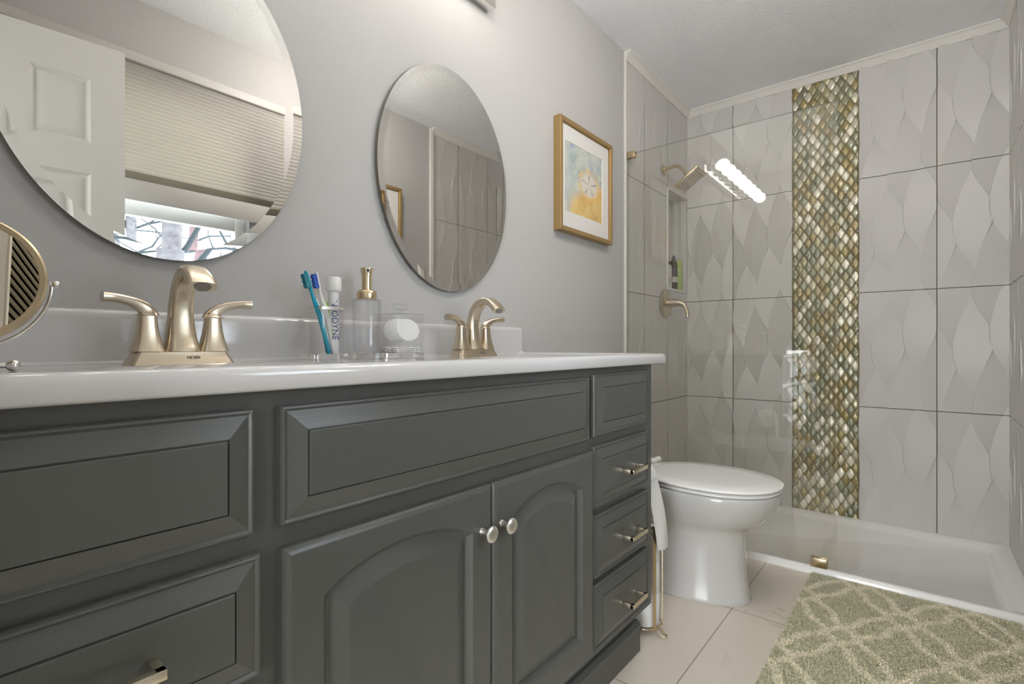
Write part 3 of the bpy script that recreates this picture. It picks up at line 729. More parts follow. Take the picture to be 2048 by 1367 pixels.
# ---- faucets
def superell(hx, hy, n=28, e=3.2):
    out = []
    for k in range(n):
        a = 2 * PI * k / n; c, s_ = math.cos(a), math.sin(a)
        out.append((hx * math.copysign(abs(c) ** (2 / e), c), hy * math.copysign(abs(s_) ** (2 / e), s_)))
    return out
def make_faucet(x, y, z, label):
    root = thing('faucet', label, 'faucet', (x, y, z), 'two-handle arc faucets on the vanity')
    rings = []
    for dz, hx, hy, r in ((0, .086, .030, .012), (.002, .0855, .0295, .012), (.010, .080, .0268, .010), (.019, .0745, .0245, .009), (.0225, .0735, .0238, .009), (.0232, .072, .0225, .008)):
        rings.append([(x + a, y + b, z + dz) for a, b in rrect(hx, hy, r, 4)])
    bp = G().loft(rings).make('base_plate', 'nickel', root, ang=35)
    text('maker_mark', 'MOEN', .0075, 'mark', bp, Matrix.Translation((x + .012, y - .0272, z + .0125)) @ Matrix.Rotation(math.radians(76), 4, 'X'))
    for s in (-1, 1):
        hx_ = x + s * .0535; rings = []
        for dz, h1, h2 in ((.0235, .0262, .0235), (.030, .0238, .0216), (.042, .0200, .0185), (.058, .0168, .0157), (.074, .0148, .0140), (.087, .0138, .0130)):
            rings.append([(hx_ + a, y + b, z + dz) for a, b in superell(h1, h2, 28, 3.6)])
        hp = G().loft(rings).make('handle_post', 'nickel', root, ang=40)
        path = catmull([(0, 0, .0885), (.0012, 0, .094), (.007, -.001, .1015), (.022, -.003, .1100), (.044, -.006, .1155), (.066, -.009, .1165)], 6)
        nP = len(path); rings = []
        for i, p in enumerate(path):
            t = i / (nP - 1); a = path[max(i - 1, 0)]; b = path[min(i + 1, nP - 1)]; tn = (b - a).normalized()
            if t < .02: tn = Vector((0, 0, 1))
            nv = Vector((tn.z, 0, -tn.x)).normalized()          # in-plane normal
            th = .0136 * (1 - t) ** 1.6 + .0045 + .0042 * t ** 3; wd = .0130 - .0035 * math.sin(PI * min(t * 1.15, 1)) + .0005 * t
            ring = []
            for a_, b_ in superell(1, 1, 24, 3.4):
                q = Vector(p) + nv * (a_ * th) + Vector((0, 1, 0)) * (b_ * wd)
                ring.append((hx_ + s * q.x, y + q.y, z + q.z))
            rings.append(ring)
        G().loft(rings).make('handle_lever', 'nickel', hp, ang=45)
    path = catmull([(0, .0235), (-.003, .05), (-.004, .085), (0, .118), (.013, .146), (.036, .1635), (.062, .1655), (.085, .154), (.103, .136)], 7)
    path = [Vector((p[0], p[1])) for p in [(q.x, q.y) for q in [Vector((a.x, a.y, 0)) for a in [Vector((*v[:2], 0)) for v in path]]]] if False else path
    W = [.0300, .0245, .0205, .0188, .0184, .0188, .0206, .0225, .0240]; T = [.0262, .0205, .0165, .0148, .0138, .0128, .0118, .0112, .0108]
    nP = len(path); rings = []
    def itp(A, t):
        f = t * (len(A) - 1); i = min(int(f), len(A) - 2); return A[i] + (A[i + 1] - A[i]) * (f - i)
    for i, p in enumerate(path):
        t = i / (nP - 1); a = path[max(i - 1, 0)]; b = path[min(i + 1, nP - 1)]; tn = (b - a).normalized()
        if i == 0: tn = Vector((0, 1))
        nv = Vector((-tn[1], tn[0]))
        ring = []
        for a_, b_ in superell(1, 1, 32, 3.0):
            ff = p[0] + nv[0] * b_ * itp(T, t); zz = p[1] + nv[1] * b_ * itp(T, t)
            ring.append((x + a_ * itp(W, t), y - ff, z + zz))
        rings.append(ring)
    sp = G().loft(rings).make('spout', 'nickel', root, ang=40)
    tn = (path[-1] - path[-2]).normalized(); e = path[-1]
    Ma = Matrix.Translation((x, y - e[0], z + e[1])) @ Matrix.Rotation(math.atan2(tn[0], -tn[1]) * -1 + PI, 4, 'X')
    G().lathe([(.0135, -.004), (.0135, .0012), (.0115, .0014)], (0, 0, 0), 28, Ma @ Matrix.Diagonal((1, .68, 1, 1))).make('aerator', 'mark', sp)
    return root
make_faucet(.343, 1.075, ZD, 'brushed nickel arc faucet between the make-up mirror and the toothbrush cup')
make_faucet(1.132, 1.075, ZD, 'brushed nickel arc faucet at the far sink, just right of the cotton jar')

# ---- toothbrush cup and what stands in it
cx0, cx1, cy0, cy1 = .627, .690, 1.080, 1.136
cup = thing('toothbrush_cup', 'square clear acrylic cup with a silver rim holding toothbrushes', 'cup', ((cx0 + cx1) / 2, (cy0 + cy1) / 2, ZD))
mx_, my_ = (cx0 + cx1) / 2, (cy0 + cy1) / 2; hw, hd_ = (cx1 - cx0) / 2, (cy1 - cy0) / 2
def rr_ring(hx, hy, z, r=.006): return [(mx_ + a, my_ + b, z) for a, b in rrect(hx, hy, r, 3)]
G().loft([rr_ring(hw, hd_, ZD + .014), rr_ring(hw, hd_, ZD + .118)], cap=False).loft([rr_ring(hw - .0035, hd_ - .0035, ZD + .014, .004), rr_ring(hw - .0035, hd_ - .0035, ZD + .118, .004)], cap=False).make('cup_wall', 'acrylic_clear', cup)
G().loft([rr_ring(hw - .001, hd_ - .001, ZD + .0005), rr_ring(hw, hd_, ZD + .002), rr_ring(hw, hd_, ZD + .0138), ]).make('cup_base', 'acrylic_base', cup)
G().loft([rr_ring(hw + .0006, hd_ + .0006, ZD + .118), rr_ring(hw + .0006, hd_ + .0006, ZD + .125), rr_ring(hw - .004, hd_ - .004, ZD + .125, .003), rr_ring(hw - .004, hd_ - .004, ZD + .118, .003), rr_ring(hw + .0006, hd_ + .0006, ZD + .118)], cap=False).make('silver_rim', 'knob', cup)
def brush(label, foot, tip, m_handle, m_grip, m_br, bdir):
    f, t = Vector(foot), Vector(tip); ax = (t - f); L = ax.length; ax.normalize()
    root = thing('toothbrush', label, 'toothbrush', foot, 'toothbrushes in the clear cup')
    side = Vector((0, 1, 0)); out = Vector(bdir).normalized(); out = (out - ax * out.dot(ax)).normalized(); side = ax.cross(out)
    def ringat(s, w, h, bow): return [f + ax * (s * L) + out * (bow + a * h) + side * (b * w) for a, b in superell(1, 1, 16, 2.4)]
    st = [(0, .003, .003, 0), (.03, .0058, .0050, 0), (.2, .0052, .0046, -.002), (.42, .0058, .0052, -.004), (.55, .0060, .0055, -.003), (.68, .0042, .0040, 0), (.76, .0032, .0032, .001), (.80, .0050, .0032, .001), (.86, .0062, .0030, .001), (.97, .0058, .0028, .001), (1, .002, .0015, .001)]
    G().loft([ringat(*s) for s in st]).make('handle', m_handle, root)
    G().loft([[f + ax * (s * L) + out * (-.006 + a * .0035 + bow) + side * (b * .004) for a, b in superell(1, 1, 12, 2.2)] for s, bow in ((.18, .0), (.3, -.001), (.45, -.003), (.58, -.002), (.66, .002))]).make('grip', m_grip, root)
    g = G()
    for i in range(10):
        for j in (-1, 0, 1):
            c = f + ax * (L * (.815 + .0165 * i)) + side * (j * .0034) + out * .003
            g.tube([c, c + out * (.0098 + (.0015 if i % 3 else 0))], .0019, 6)
    g.make('bristles', m_br, root); return root
zb = ZD + .0145
brush('teal-handled toothbrush leaning out of the left corner of the cup', (.660, 1.100, zb), (.598, 1.094, zb + .190), 'teal', 'plastic_white', 'teal_dark', (-1, -.25, .1))
brush('white and lime toothbrush with blue bristles, leaning just right of the teal one', (.671, 1.100, zb), (.6265, 1.100, zb + .192), 'plastic_white', 'green', 'blue', (-1, -.1, .1))
brush('magenta-headed toothbrush mostly hidden behind the toothpaste cap', (.672, 1.127, zb), (.688, 1.134, zb + .191), 'magenta', 'plastic_white', 'magenta', (1, 0, .1))
tp = thing('toothpaste_tube', 'white toothpaste tube standing in the cup with its wide cap up', 'toothpaste', (.668, 1.098, zb))
p0, p1 = Vector((.6715, 1.104, zb)), Vector((.6710, 1.099, zb + .150)); rings = []
for t in [i / 12 for i in range(13)]:
    c = p0 + (p1 - p0) * t; q = sstep(t * 1.05)
    rings.append([(c.x + a, c.y + b, c.z) for a, b in superell(.0165 * (1 - q) + .0120 * q, .0012 * (1 - q) + .0120 * q, 28, 2.1)])
body = G().loft(rings).make('tube', 'tube_white', tp)
tcap = G().lathe([(.0125, -.003), (.0175, 0), (.0185, .002), (.0178, .030), (.0165, .0325), (.0145, .033)], (p1.x, p1.y, p1.z), 36).make('cap', 'plastic_white', tp)
# lettering runs down the tube, wrapped a little proud of it
text('lettering', 'SENSODYNE', .0205, 'ink', body, Matrix.Translation((.6665, 1.0868, zb + .090)) @ Matrix.Rotation(math.radians(-18), 4, 'Z') @ Matrix.Rotation(math.radians(84), 4, 'X') @ Matrix.Rotation(-PI / 2, 4, 'Z'))

# ---- soap dispenser
sx, sy = .779, 1.12
so = thing('soap_dispenser', 'clear round soap dispenser with a nickel pump', 'soap dispenser', (sx, sy, ZD))
G().lathe([(.037, .016), (.037, .148), (.035, .1525), (.026, .154)], (sx, sy, ZD), 48, cap=False).lathe([(.0325, .016), (.0325, .147), (.030, .150), (.020, .1515)], (sx, sy, ZD), 48, cap=False).make('bottle', 'soap_glass', so)
G().lathe([(.036, .0005), (.037, .002), (.037, .0155), (.034, .016)], (sx, sy, ZD), 48).make('thick_base', 'acrylic_base', so)
G().lathe([(.0245, .153), (.0252, .155), (.0252, .168), (.0240, .173), (.0195, .1765), (.014, .177)], (sx, sy, ZD), 40).make('collar', 'gold_nickel', so)
pm = G().lathe([(.0128, .176), (.0128, .196), (.0133, .208), (.0160, .229), (.0164, .232), (.0155, .2335)], (sx, sy, ZD), 40).make('pump', 'gold_nickel', so)
G().lathe([(.0055, 0), (.0055, .012), (.0035, .012), (.0035, .006)], (0, 0, 0), 20, Matrix.Translation((sx - .005, sy - .0095, ZD + .225)) @ Matrix.Rotation(math.radians(-28), 4, 'Z') @ R90).make('nozzle', 'chrome', pm)
G().lathe([(.0034, 0), (.0034, .0008)], (0, 0, 0), 16, Matrix.Translation((sx - .005 - .0108*.47, sy - .0095 - .0108*.88, ZD + .225)) @ Matrix.Rotation(math.radians(-28), 4, 'Z') @ R90).make('opening', 'black', pm)
G().tube([(sx, sy, ZD + .02), (sx + .002, sy, ZD + .153)], .003, 8).make('dip_tube', 'acrylic_clear', so)

# ---- cotton jar
jx0, jx1, jy0, jy1 = .823, .917, 1.052, 1.146
jar = thing('cotton_jar', 'square clear jar of cotton rounds and swabs with a knobbed lid', 'jar', ((jx0 + jx1) / 2, (jy0 + jy1) / 2, ZD))
mx_, my_ = (jx0 + jx1) / 2, (jy0 + jy1) / 2; hw = .047
G().loft([rr_ring(hw, hw, ZD + .014), rr_ring(hw, hw, ZD + .108)], cap=False).loft([rr_ring(hw - .004, hw - .004, ZD + .014, .004), rr_ring(hw - .004, hw - .004, ZD + .108, .004)], cap=False).make('jar_wall', 'acrylic_clear', jar)
G().loft([rr_ring(hw - .001, hw - .001, ZD + .0005), rr_ring(hw, hw, ZD + .002), rr_ring(hw, hw, ZD + .0138)]).make('jar_base', 'acrylic_base', jar)
ld = G().loft([rr_ring(hw + .001, hw + .001, ZD + .1085), rr_ring(hw + .001, hw + .001, ZD + .116), rr_ring(hw - .003, hw - .003, ZD + .1185)]).make('lid', 'acrylic_clear', jar)
G().lathe([(.007, .118), (.006, .124), (.008, .130)], (mx_, my_, ZD), 20).box(mx_ - .018, mx_ + .018, my_ - .012, my_ + .012, ZD + .130, ZD + .146, .003).make('knob', 'acrylic_clear', ld)
for i in range(13):   # cotton rounds standing on edge, a row leaning back into the jar
    t = i / 12
    nrm = Vector((-.62 + .25 * t, -.78, .10 + .12 * t)).normalized()
    Mr = Matrix.Translation((jx0 + .036 + .026 * t, jy1 - .036 - .026 * t, ZD + .0750 + .001 * (i % 3))) @ nrm.to_track_quat('Z', 'Y').to_matrix().to_4x4()
    o = G().lathe([(.024, -.0018), (.0292, -.0012), (.0300, 0), (.0292, .0012), (.024, .0018)], (0, 0, 0), 32, Mr).make('cotton_round', 'cotton', None, base=Mr.translation)
    tag(o, 'white cotton round in the row standing on edge inside the clear square jar', 'cotton round', 'cotton rounds in the jar')
sw = None
for i in range(14):
    z = ZD + .0175 + .0052 * (i // 5); y = jy0 + .012 + .016 * (i % 5) + .003 * (i // 5)
    r_ = thing('cotton_swab', 'thin white cotton swab lying in the layer under the cotton rounds', 'cotton swab', (mx_, y, z), 'cotton swabs in the jar')
    a = Vector((mx_ - .036, y + .003 * math.sin(i * 3.3), z)); b_ = Vector((mx_ + .036, y - .003 * math.sin(i * 3.3), z))
    G().tube([a, b_], .0011, 6).make('stick', 'plastic_white', r_)
    for e_ in (a, b_): G().sphere(e_, .0025, 10, (1.8, 1, 1)).make('cotton_tip', 'cotton', r_)

# ---- make-up mirror on its stand
mc = Vector((.052, .95, 1.030)); MR = .087
tilt = Matrix.Rotation(math.radians(-11.3), 4, 'Z') @ Matrix.Rotation(math.radians(-11), 4, 'X')
mk = thing('makeup_mirror', 'round swivelling make-up mirror with gold rim at the left end of the counter', 'make-up mirror', (mc.x, mc.y, ZD))
MM = Matrix.Translation(mc) @ tilt @ R90      # lathe axis -> faces -y
G().lathe([(.0, -.004), (MR - .006, -.0045), (MR - .002, -.002), (MR, 0), (MR, .009), (MR - .0025, .0115), (MR - .008, .0100), (MR - .009, .0085)], (0, 0, 0), 96, MM, cap=False).make('rim', 'gold_nickel', mk)
G().lathe([(MR - .0085, .0086), (.001, .0078)], (0, 0, 0), 96, MM).make('mirror_glass', 'makeup_glass', mk)
R1 = MR + .0045
arc = [(mc.x + R1 * math.cos(a), mc.y, mc.z + R1 * math.sin(a) * 1.0) for a in [math.radians(0 - 180 * k / 40) for k in range(41)]]
G().tube(arc, .0026, 10).make('yoke', 'chrome', mk)
for s in (-1, 1):
    px_ = mc.x + s * (MR + .002)
    G().tube([(px_, mc.y, mc.z), (px_ + s * .004, mc.y, mc.z)], .003, 10).sphere((px_ + s * .0065, mc.y, mc.z), .0056, 16).make('pivot_knob', 'chrome', mk)
G().tube([(mc.x, mc.y, mc.z - R1), (mc.x, mc.y, ZD + .008)], .0045, 12).make('stem', 'chrome', mk)
gb = G()
for s in (-1, 1):
    gb.tube([(mc.x, mc.y, ZD + .010), (mc.x + s * .045, mc.y - .004, ZD + .008)], [.0065, .0035], 12).sphere((mc.x + s * .052, mc.y - .005, ZD + .0080), .0079, 16)
gb.lathe([(.026, .0005), (.026, .004), (.010, .009), (.006, .012)], (mc.x, mc.y + .01, ZD), 28)
gb.make('foot', 'chrome', mk)

# ============================================================ WALL PIECES
def oval_mirror(cx, cz, a, b, label):
    root = thing('oval_mirror', label, 'mirror', (cx, YW, cz), 'frameless oval wall mirrors')
    n = 160; yf = 1.1945
    def ring(ins, y): return [(cx + (a - ins) * math.cos(2 * PI * k / n), y, cz + (b - ins) * math.sin(2 * PI * k / n)) for k in range(n)]
    g = G().add(ring(.022, yf), [tuple(range(n))]); g.loft([ring(.022, yf), ring(0.0006, yf - .0006)], cap=False)
    g.make('mirror_glass', 'mirror', root, ang=0.2)
    G().loft([ring(.0006, yf - .0005), ring(0, yf + .0004), ring(0, yf + .005), ring(.002, yf + .006)], cap=False).make('ground_edge', 'mirror_edge', root)
    G().loft([ring(.002, yf + .001), ring(.002, yf + .0062)]).loft([ring(.08, yf + .006), ring(.08, YW)]).make('backing', 'mirror_back', root)
oval_mirror(.3615, 1.478, .2825, .36, 'frameless oval wall mirror reflecting the white door, pleated shade and window')
oval_mirror(1.1475, 1.478, .2825, .36, 'frameless oval wall mirror above the far sink, reflecting ceiling and wavy tiles')

def art_mesh(x0, x1, z0, z1, yf, yn, root):
    """watercolour of a pale round sea shell on ochre sand under grey-blue water"""
    nu, nv = 110, 104; U, V = np.meshgrid(np.linspace(0, 1, nu + 1), np.linspace(0, 1, nv + 1))
    def vnoise(s, seed, oct=4):
        out = np.zeros_like(U); amp = 1; tot = 0
        for o in range(oct):
            r = np.random.default_rng(seed + o); k = int(s * 2 ** o) + 2; L = r.random((k + 1, k + 1))
            fx, fy = U * (k - 1), V * (k - 1); ix, iy = fx.astype(int), fy.astype(int); tx, ty = fx - ix, fy - iy
            tx = tx * tx * (3 - 2 * tx); ty = ty * ty * (3 - 2 * ty)
            out += amp * (L[iy, ix] * (1 - tx) * (1 - ty) + L[iy, ix + 1] * tx * (1 - ty) + L[iy + 1, ix] * (1 - tx) * ty + L[iy + 1, ix + 1] * tx * ty); tot += amp; amp *= .55
        return out / tot
    n1, n2, n3 = vnoise(4, 1), vnoise(5, 11), vnoise(9, 21)
    C = lambda r, g_, b_: np.array(lin((r, g_, b_)))
    def mix(A, B, t): t = np.clip(t, 0, 1)[..., None]; return A * (1 - t) + B * t
    base = mix(C(196, 200, 192), C(163, 176, 176), (n1 - .35) * 2.6); base = mix(base, C(150, 162, 186), (n2 - .5) * 3 * (V > .55))
    base = mix(base, C(208, 206, 190), (n3 - .55) * 4)
    sand = mix(C(214, 176, 106), C(222, 196, 132), (n3 - .3) * 2.5); sand = mix(sand, C(206, 158, 104), (n2 - .5) * 3)
    edge = .30 + .35 * U + .25 * (n1 - .5)
    base = mix(base, sand, (edge - V) * 7 * np.clip(U * 3 - .15, 0, 1))
    cx, cy = .63, .50; dx, dy = (U - cx) / .27, (V - cy) / .235; r = np.hypot(dx, dy) + (n2 - .5) * .25; th = np.arctan2(dy, dx)
    ring = np.clip((1.18 - r) * 4, 0, 1) * np.clip(.25 + 1.5 * (n3 - .3) + .5 * (.6 - V), 0, 1); base = mix(base, C(228, 188, 112), ring); base = mix(base, C(216, 210, 198), np.clip((.92 - r) * 4, 0, 1) * .95)
    pet = np.cos(5 * th - PI / 2); base = mix(base, C(150, 138, 150), np.clip((pet - .86) * 9, 0, 1) * (r < .72) * (r > .12) * (.5 + n3))
    base = mix(base, C(238, 232, 216), (.16 - r) * 12); base = mix(base, C(170, 178, 176), np.clip((np.cos(16 * np.hypot(U - .12, V - .78) * 6) - .5) * .6, 0, 1) * (U < .4) * (V > .55))
    vs = [(x0 + (x1 - x0) * u, yf, z0 + (z1 - z0) * v) for u, v in zip(U.ravel(), V.ravel())]; n = nu + 1
    fs = [(j * n + i, j * n + i + 1, (j + 1) * n + i + 1, (j + 1) * n + i) for j in range(nv) for i in range(nu)]
    o = G().add(vs, fs).make('artwork', 'art', root, recalc=False); set_colors(o, np.clip(base.reshape(-1, 3), 0, 1)); return o
def picture(label, x0, x1, z0, z1, yw, s, art=None):
    """s=-1 hangs on the vanity wall facing -y, s=+1 on the window wall"""
    root = thing('framed_picture', label, 'picture', ((x0 + x1) / 2, yw, (z0 + z1) / 2))
    f, bk = yw + s * .036, yw; L = []
    for ins, y in ((0, bk), (0, f - s * .001), (.001, f), (.017, f), (.018, f - s * .001), (.019, f - s * .010), (.0225, f - s * .010)):
        L.append([(x, y, z) for x, z in rect_loop(x0 + ins, x1 - ins, z0 + ins, z1 - ins)])
    G().loft(L + [[(x, bk, z) for x, z in rect_loop(x0 + .0225, x1 - .0225, z0 + .0225, z1 - .0225)], L[0]], cap=False).make('frame', 'gold', root, ang=25)
    ym = f - s * .012; i0, i1, k0, k1 = x0 + .02, x1 - .02, z0 + .02, z1 - .02
    a0, a1, c0, c1 = art or (x0 + .09, x1 - .09, z0 + .1, z1 - .1)
    L = [[(x, y, z) for x, z in rect_loop(*q)] for q, y in (((i0, i1, k0, k1), ym), ((a0 - .003, a1 + .003, c0 - .003, c1 + .003), ym), ((a0, a1, c0, c1), ym - s * .003))]
    G().loft(L, cap=False).make('mat_board', 'mat_board', root, ang=10)
    art_mesh(a0, a1, c0, c1, ym - s * .0025, -1, root)
    return root
picture('gold-framed seashell watercolour on the vanity wall beside the far mirror', 1.758, 2.208, 1.428, 1.906, YW, -1, (1.812, 2.128, 1.519, 1.816))
picture('gold-framed picture on the window wall, glimpsed in the far mirror', 1.70, 2.118, 1.46, 1.966, YR, 1)

# ---- vanity light bar
lb = thing('vanity_light', 'chrome light bar with eight round bulbs above the mirrors', 'light fixture', (.745, YW, 2.18))
G().box(.145, 1.345, YW - .040, YW, 2.125, 2.235, .004).make('light_bar', 'chrome', lb)
for i in range(8):
    x = .745 - .4935 + .141 * i
    s_ = G().lathe([(.024, .0), (.024, .012), (.020, .016), (.020, .044)], (x, YW - .040, 2.18), 24, R90).make('socket', 'chrome', lb)
    G().lathe([(.016, -.002), (.018, .006), (.030, .018), (.0385, .034), (.0415, .050), (.0385, .069), (.030, .082), (.016, .090), (.004, .0925)], (x, YW - .082, 2.18), 28, R90).make('bulb', 'bulb', s_, label='glowing round frosted bulb')

# ---- globe lamp added out of view as fill light, between vanity and window
LPX, LPY = 1.48, .22
cl = thing('added_fill_lamp', 'added globe fill lamp on a nickel stem, out of view over the bathroom floor', 'fill lamp', (LPX, LPY, ZC))
G().lathe([(.060, 0), (.060, -.012), (.045, -.020), (.009, -.024), (.009, -.055), (.030, -.062), (.034, -.078)], (LPX, LPY, ZC), 40).make('stem', 'nickel', cl)
G().lathe([(.032, -.072), (.070, -.084), (.102, -.110), (.119, -.150), (.119, -.186), (.104, -.228), (.074, -.256), (.036, -.270), (.004, -.273)], (LPX, LPY, ZC), 48).make('shade_globe', 'dome', cl)

# ============================================================ TOILET, PAPER STAND, RUG
TX = 1.998
to = thing('toilet', 'white elongated toilet with closed lid between vanity and shower', 'toilet', (TX, .80, 0))
def egg(yf, yb, hw, ym, z, n=48, e=2.2):
    out = []
    for k in range(n):
        a = 2 * PI * k / n; c, s_ = math.cos(a), math.sin(a)
        xx = hw * math.copysign(abs(c) ** (2 / e), c); L_ = (ym - yf) if s_ < 0 else (yb - ym)
        out.append((TX + xx, ym + L_ * math.copysign(abs(s_) ** (2 / e), s_), z))
    return out
B = [(0, .502, 1.12, .133, .80), (.006, .499, 1.12, .136, .80), (.016, .505, 1.12, .133, .80), (.10, .514, 1.12, .128, .80), (.20, .517, 1.11, .127, .79), (.250, .514, 1.10, .129, .78), (.268, .506, 1.09, .134, .76), (.282, .486, 1.08, .143, .72), (.298, .462, 1.07, .155, .69), (.320, .438, 1.06, .170, .67), (.345, .420, 1.04, .182, .66), (.375, .407, 1.02, .192, .65), (.400, .400, 1.00, .197, .645), (.412, .400, 1.00, .197, .645), (.4145, .404, 1.0, .194, .645)]
G().loft([egg(yf, yb, hw, ym, z) for z, yf, yb, hw, ym in B]).make('bowl', 'porcelain', to, ang=60)
def slab(z0, z1, yf, yb, hw, dome=0):
    return G().loft([egg(yf + .022, yb, hw - .022, .645, z0), egg(yf + .010, yb, hw - .010, .645, z0 + .0002), egg(yf + .001, yb, hw - .001, .645, z0 + .003), egg(yf, yb, hw, .645, (z0 + z1) / 2), egg(yf + .002, yb, hw - .002, .645, z1 - .003), egg(yf + .008, yb - .005, hw - .008, .645, z1), egg(yf + .08, yb - .06, hw - .07, .645, z1 + dome)])
slab(.4165, .4285, .397, .90, .201).make('seat', 'seat', to, ang=60)
slab(.4320, .4445, .393, .905, .205, .003).make('lid', 'seat', to, ang=60)
for s in (-1, 1):
    hx = TX + s * .112
    G().tube([(hx - .026, .912, .444), (hx + .026, .912, .444)], .014, 14).sphere((hx - .026, .912, .444), .014, 14).sphere((hx + .026, .912, .444), .014, 14).lathe([(.016, .41), (.016, .452), (.013, .462), (.006, .466)], (hx - .01, .945, 0), 20).make('hinge', 'seat', to)
g = G().loft([[(TX + a * .93, 1.088 + b, z) for a, b in rrect(w, .085 * (w / .185), .03, 5)] for w, z in ((.165, .4), (.172, .42), (.182, .6), (.185, .72))]); g.box(TX - .085, TX + .085, .97, 1.16, .30, .405, .01)
g.make('tank', 'porcelain', to, ang=50)
G().loft([[(TX + a * .93, 1.088 + b, z) for a, b in rrect(w, .09, .03, 5)] for w, z in ((.183, .721), (.189, .724), (.189, .742), (.180, .750))]).make('tank_lid', 'porcelain', to, ang=50)

px0, py0 = 1.600, .735
st = thing('paper_stand', 'wire toilet paper stand with strap bars beside the vanity', 'toilet paper holder', (px0, py0, 0))
def circ(r, z, n=36): return [(px0 + r * math.cos(2 * PI * k / n), py0 + r * math.sin(2 * PI * k / n), z) for k in range(n)]
G().tube(circ(.058, .022), .0022, 8, cyc=True).make('base_ring', 'gold_nickel', st)
G().loft([[(px0 + r * math.cos(2 * PI * k / 36), py0 + r * math.sin(2 * PI * k / 36), z) for k in range(37)] for r, z in ((.061, .345), (.061, .357), (.059, .357), (.059, .345), (.061, .345))], cap=False, closed=False).make('top_ring', 'nickel', st)
for a in (-70, -122, 60, 150):
    a = math.radians(a); c = Vector((px0 + .0605 * math.cos(a), py0 + .0605 * math.sin(a), 0)); t = Vector((-math.sin(a), math.cos(a), 0)) * .0058; nn = Vector((math.cos(a), math.sin(a), 0)) * .0012
    G().loft([[c + t + nn + Vector((0, 0, z)), c - t + nn + Vector((0, 0, z)), c - t - nn + Vector((0, 0, z)), c + t - nn + Vector((0, 0, z))] for z in (.020, .357)]).make('strap', 'gold_nickel', st)
for a in (-100, -10, 80, 170):
    a = math.radians(a); o_ = Vector((math.cos(a), math.sin(a), 0)); t = Vector((-math.sin(a), math.cos(a), 0)); c = Vector((px0, py0, 0))
    pts = [c + o_ * .056 + t * .011 + Vector((0, 0, .022)), c + o_ * .072 + t * .011 + Vector((0, 0, .006)), c + o_ * .084 + t * .008 + Vector((0, 0, .0022)), c + o_ * .089 + Vector((0, 0, .0022)), c + o_ * .084 - t * .008 + Vector((0, 0, .0022)), c + o_ * .072 - t * .011 + Vector((0, 0, .006)), c + o_ * .056 - t * .011 + Vector((0, 0, .022))]
    G().tube(pts, .002, 8).make('foot', 'gold_nickel', st)
G().tube([(px0, py0 + .054, .022), (px0, py0 + .054, .515), (px0 - .01, py0 + .03, .541), (px0 - .01, py0 - .0, .541)], .004, 10).tube([(1.50, py0, .541), (1.598, py0, .541)], .004, 10).make('pole', 'gold_nickel', st)
for i in range(3):
    z = .026 + .103 * i
    o = G().lathe([(.020, 0), (.051, 0), (.0525, .002), (.0525, .100), (.051, .102), (.020, .102), (.020, 0)], (px0, py0, z), 40, cap=False).make('toilet_paper_roll', 'paper', None, base=(px0, py0, z), ang=40)
    tag(o, ['spare white paper roll lowest in the wire stand', 'spare white paper roll second from the floor in the stand', 'spare white paper roll topmost inside the wire stand'][i], 'toilet paper', 'spare toilet paper rolls')
rl = thing('hanging_paper_roll', 'white toilet paper roll on the stand arm with its sheet hanging down', 'toilet paper', (1.546, py0, .541))
G().lathe([(.018, -.045), (.050, -.045), (.050, .045), (.018, .045), (.018, -.045)], (1.546, py0,   .510), 40, Matrix.Rotation(PI / 2, 4, 'Y'), cap=False).make('roll', 'paper', rl)
rows = []
for i in range(13):
    t = i / 12; z = .505 - .225 * t
    rows.append([(1.505 + .070 * t + (.086 + .010 * t) * u, py0 - .052 - .012 * math.sin(t * 2.2) + .006 * math.sin(u * 5 + t * 3) * t, z - .02 * u * t) for u in [k / 8 for k in range(9)]])
g = G().loft(rows, cap=False, closed=False).loft([[(a, b - .0006, c) for a, b, c in r] for r in rows], cap=False, closed=False); g.make('hanging_sheet', 'paper', rl, recalc=False)

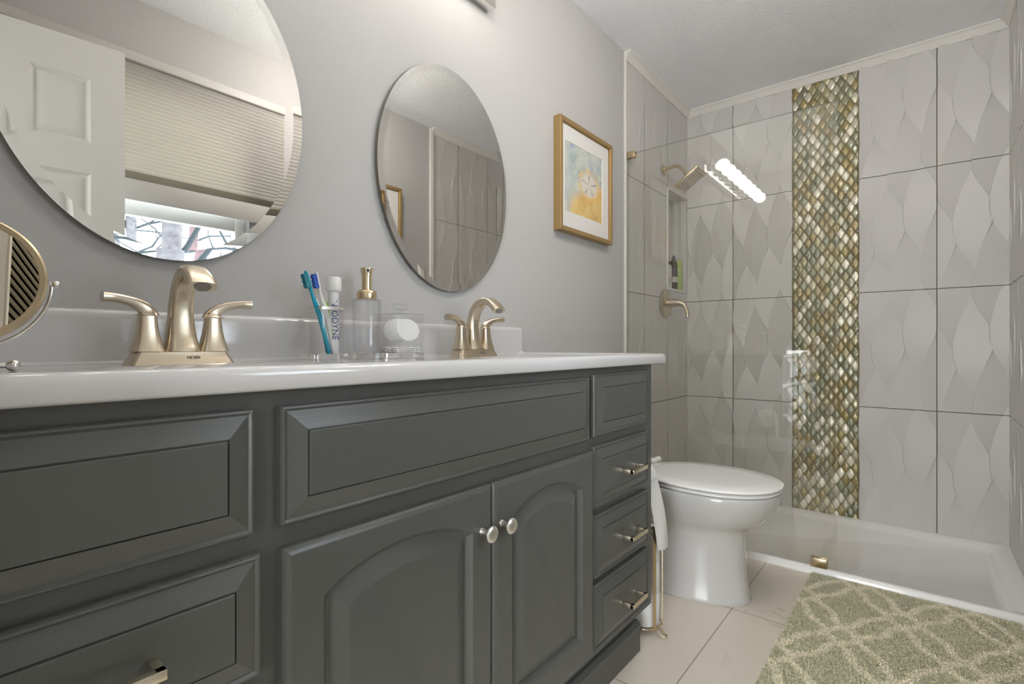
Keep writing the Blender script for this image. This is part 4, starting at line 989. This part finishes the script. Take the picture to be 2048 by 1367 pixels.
RX0, RX1, RY0, RY1 = 1.25, 2.400, -.245, .366
rug = thing('bath_rug', 'sage green bath rug with cream trellis pattern before the shower', 'rug', ((RX0 + RX1) / 2, (RY0 + RY1) / 2, 0))
G().box(RX0, RX1, RY0, RY1, .0005, .007, .003).make('backing', 'rug_base', rug)
N = 130000
bx = rng.uniform(RX0, RX1, N); by = rng.uniform(RY0, RY1, N)
def trellis(x, y):
    P, Q = .463, .301; d = np.full(x.shape, 9.0)
    for j in range(-3, 4):
        for half in (0, 1):
            y0_ = .2115 - Q * j - half * Q / 2; xl = 1.938 + half * P / 2
            th = 2 * PI * (x - xl - P / 2) / P
            gg = .0322 + .0595 * np.cos(th) - .0007 * np.cos(2 * th) + .014 * np.cos(3 * th)
            gp_ = -2 * PI / P * (.0595 * np.sin(th) - .0014 * np.sin(2 * th) + .042 * np.sin(3 * th))
            s = np.sqrt(1 + gp_ ** 2)
            d = np.minimum(d, np.minimum(np.abs(y - y0_ - gg), np.abs(y - y0_ + gg)) / s)
    return d
dist = trellis(bx, by) + rng.normal(0, .0009, N)
line = dist < .0120
cream = np.array(lin((255, 248, 228))); sage = np.array(lin((226, 222, 196)))
cols = np.where(line[:, None], cream, sage) * rng.uniform(.80, 1.18, (N, 1))
hgt = rng.uniform(.004, .009, N); ang = rng.uniform(0, 2 * PI, N); w = rng.uniform(.0014, .0024, N)
lean = rng.normal(0, .0030, (N, 2)) + np.array([-.001, -.001])
tipx = np.clip(bx + lean[:, 0], RX0 - .004, RX1 + .003); tipy = by + lean[:, 1]
o_ = wpos(rug)
V3 = np.stack([np.stack([bx - np.cos(ang) * w - o_.x, by - np.sin(ang) * w - o_.y, np.full(N, .0055)], 1),
               np.stack([bx + np.cos(ang) * w - o_.x, by + np.sin(ang) * w - o_.y, np.full(N, .0055)], 1),
               np.stack([tipx + np.cos(ang) * w * .5 - o_.x, tipy + np.sin(ang) * w * .5 - o_.y, .0055 + hgt], 1),
               np.stack([tipx - np.cos(ang) * w * .5 - o_.x, tipy - np.sin(ang) * w * .5 - o_.y, .0055 + hgt], 1)], 1).reshape(-1, 3)
me = bpy.data.meshes.new('pile'); me.from_pydata(V3.tolist(), [], (np.arange(N)[:, None] * 4 + np.arange(4)).tolist())
me.materials.append(M['pile']); po = bpy.data.objects.new('pile', me); COL.objects.link(po); po.parent = rug; po['kind'] = 'stuff'
set_colors(po, np.repeat(cols, 4, 0))
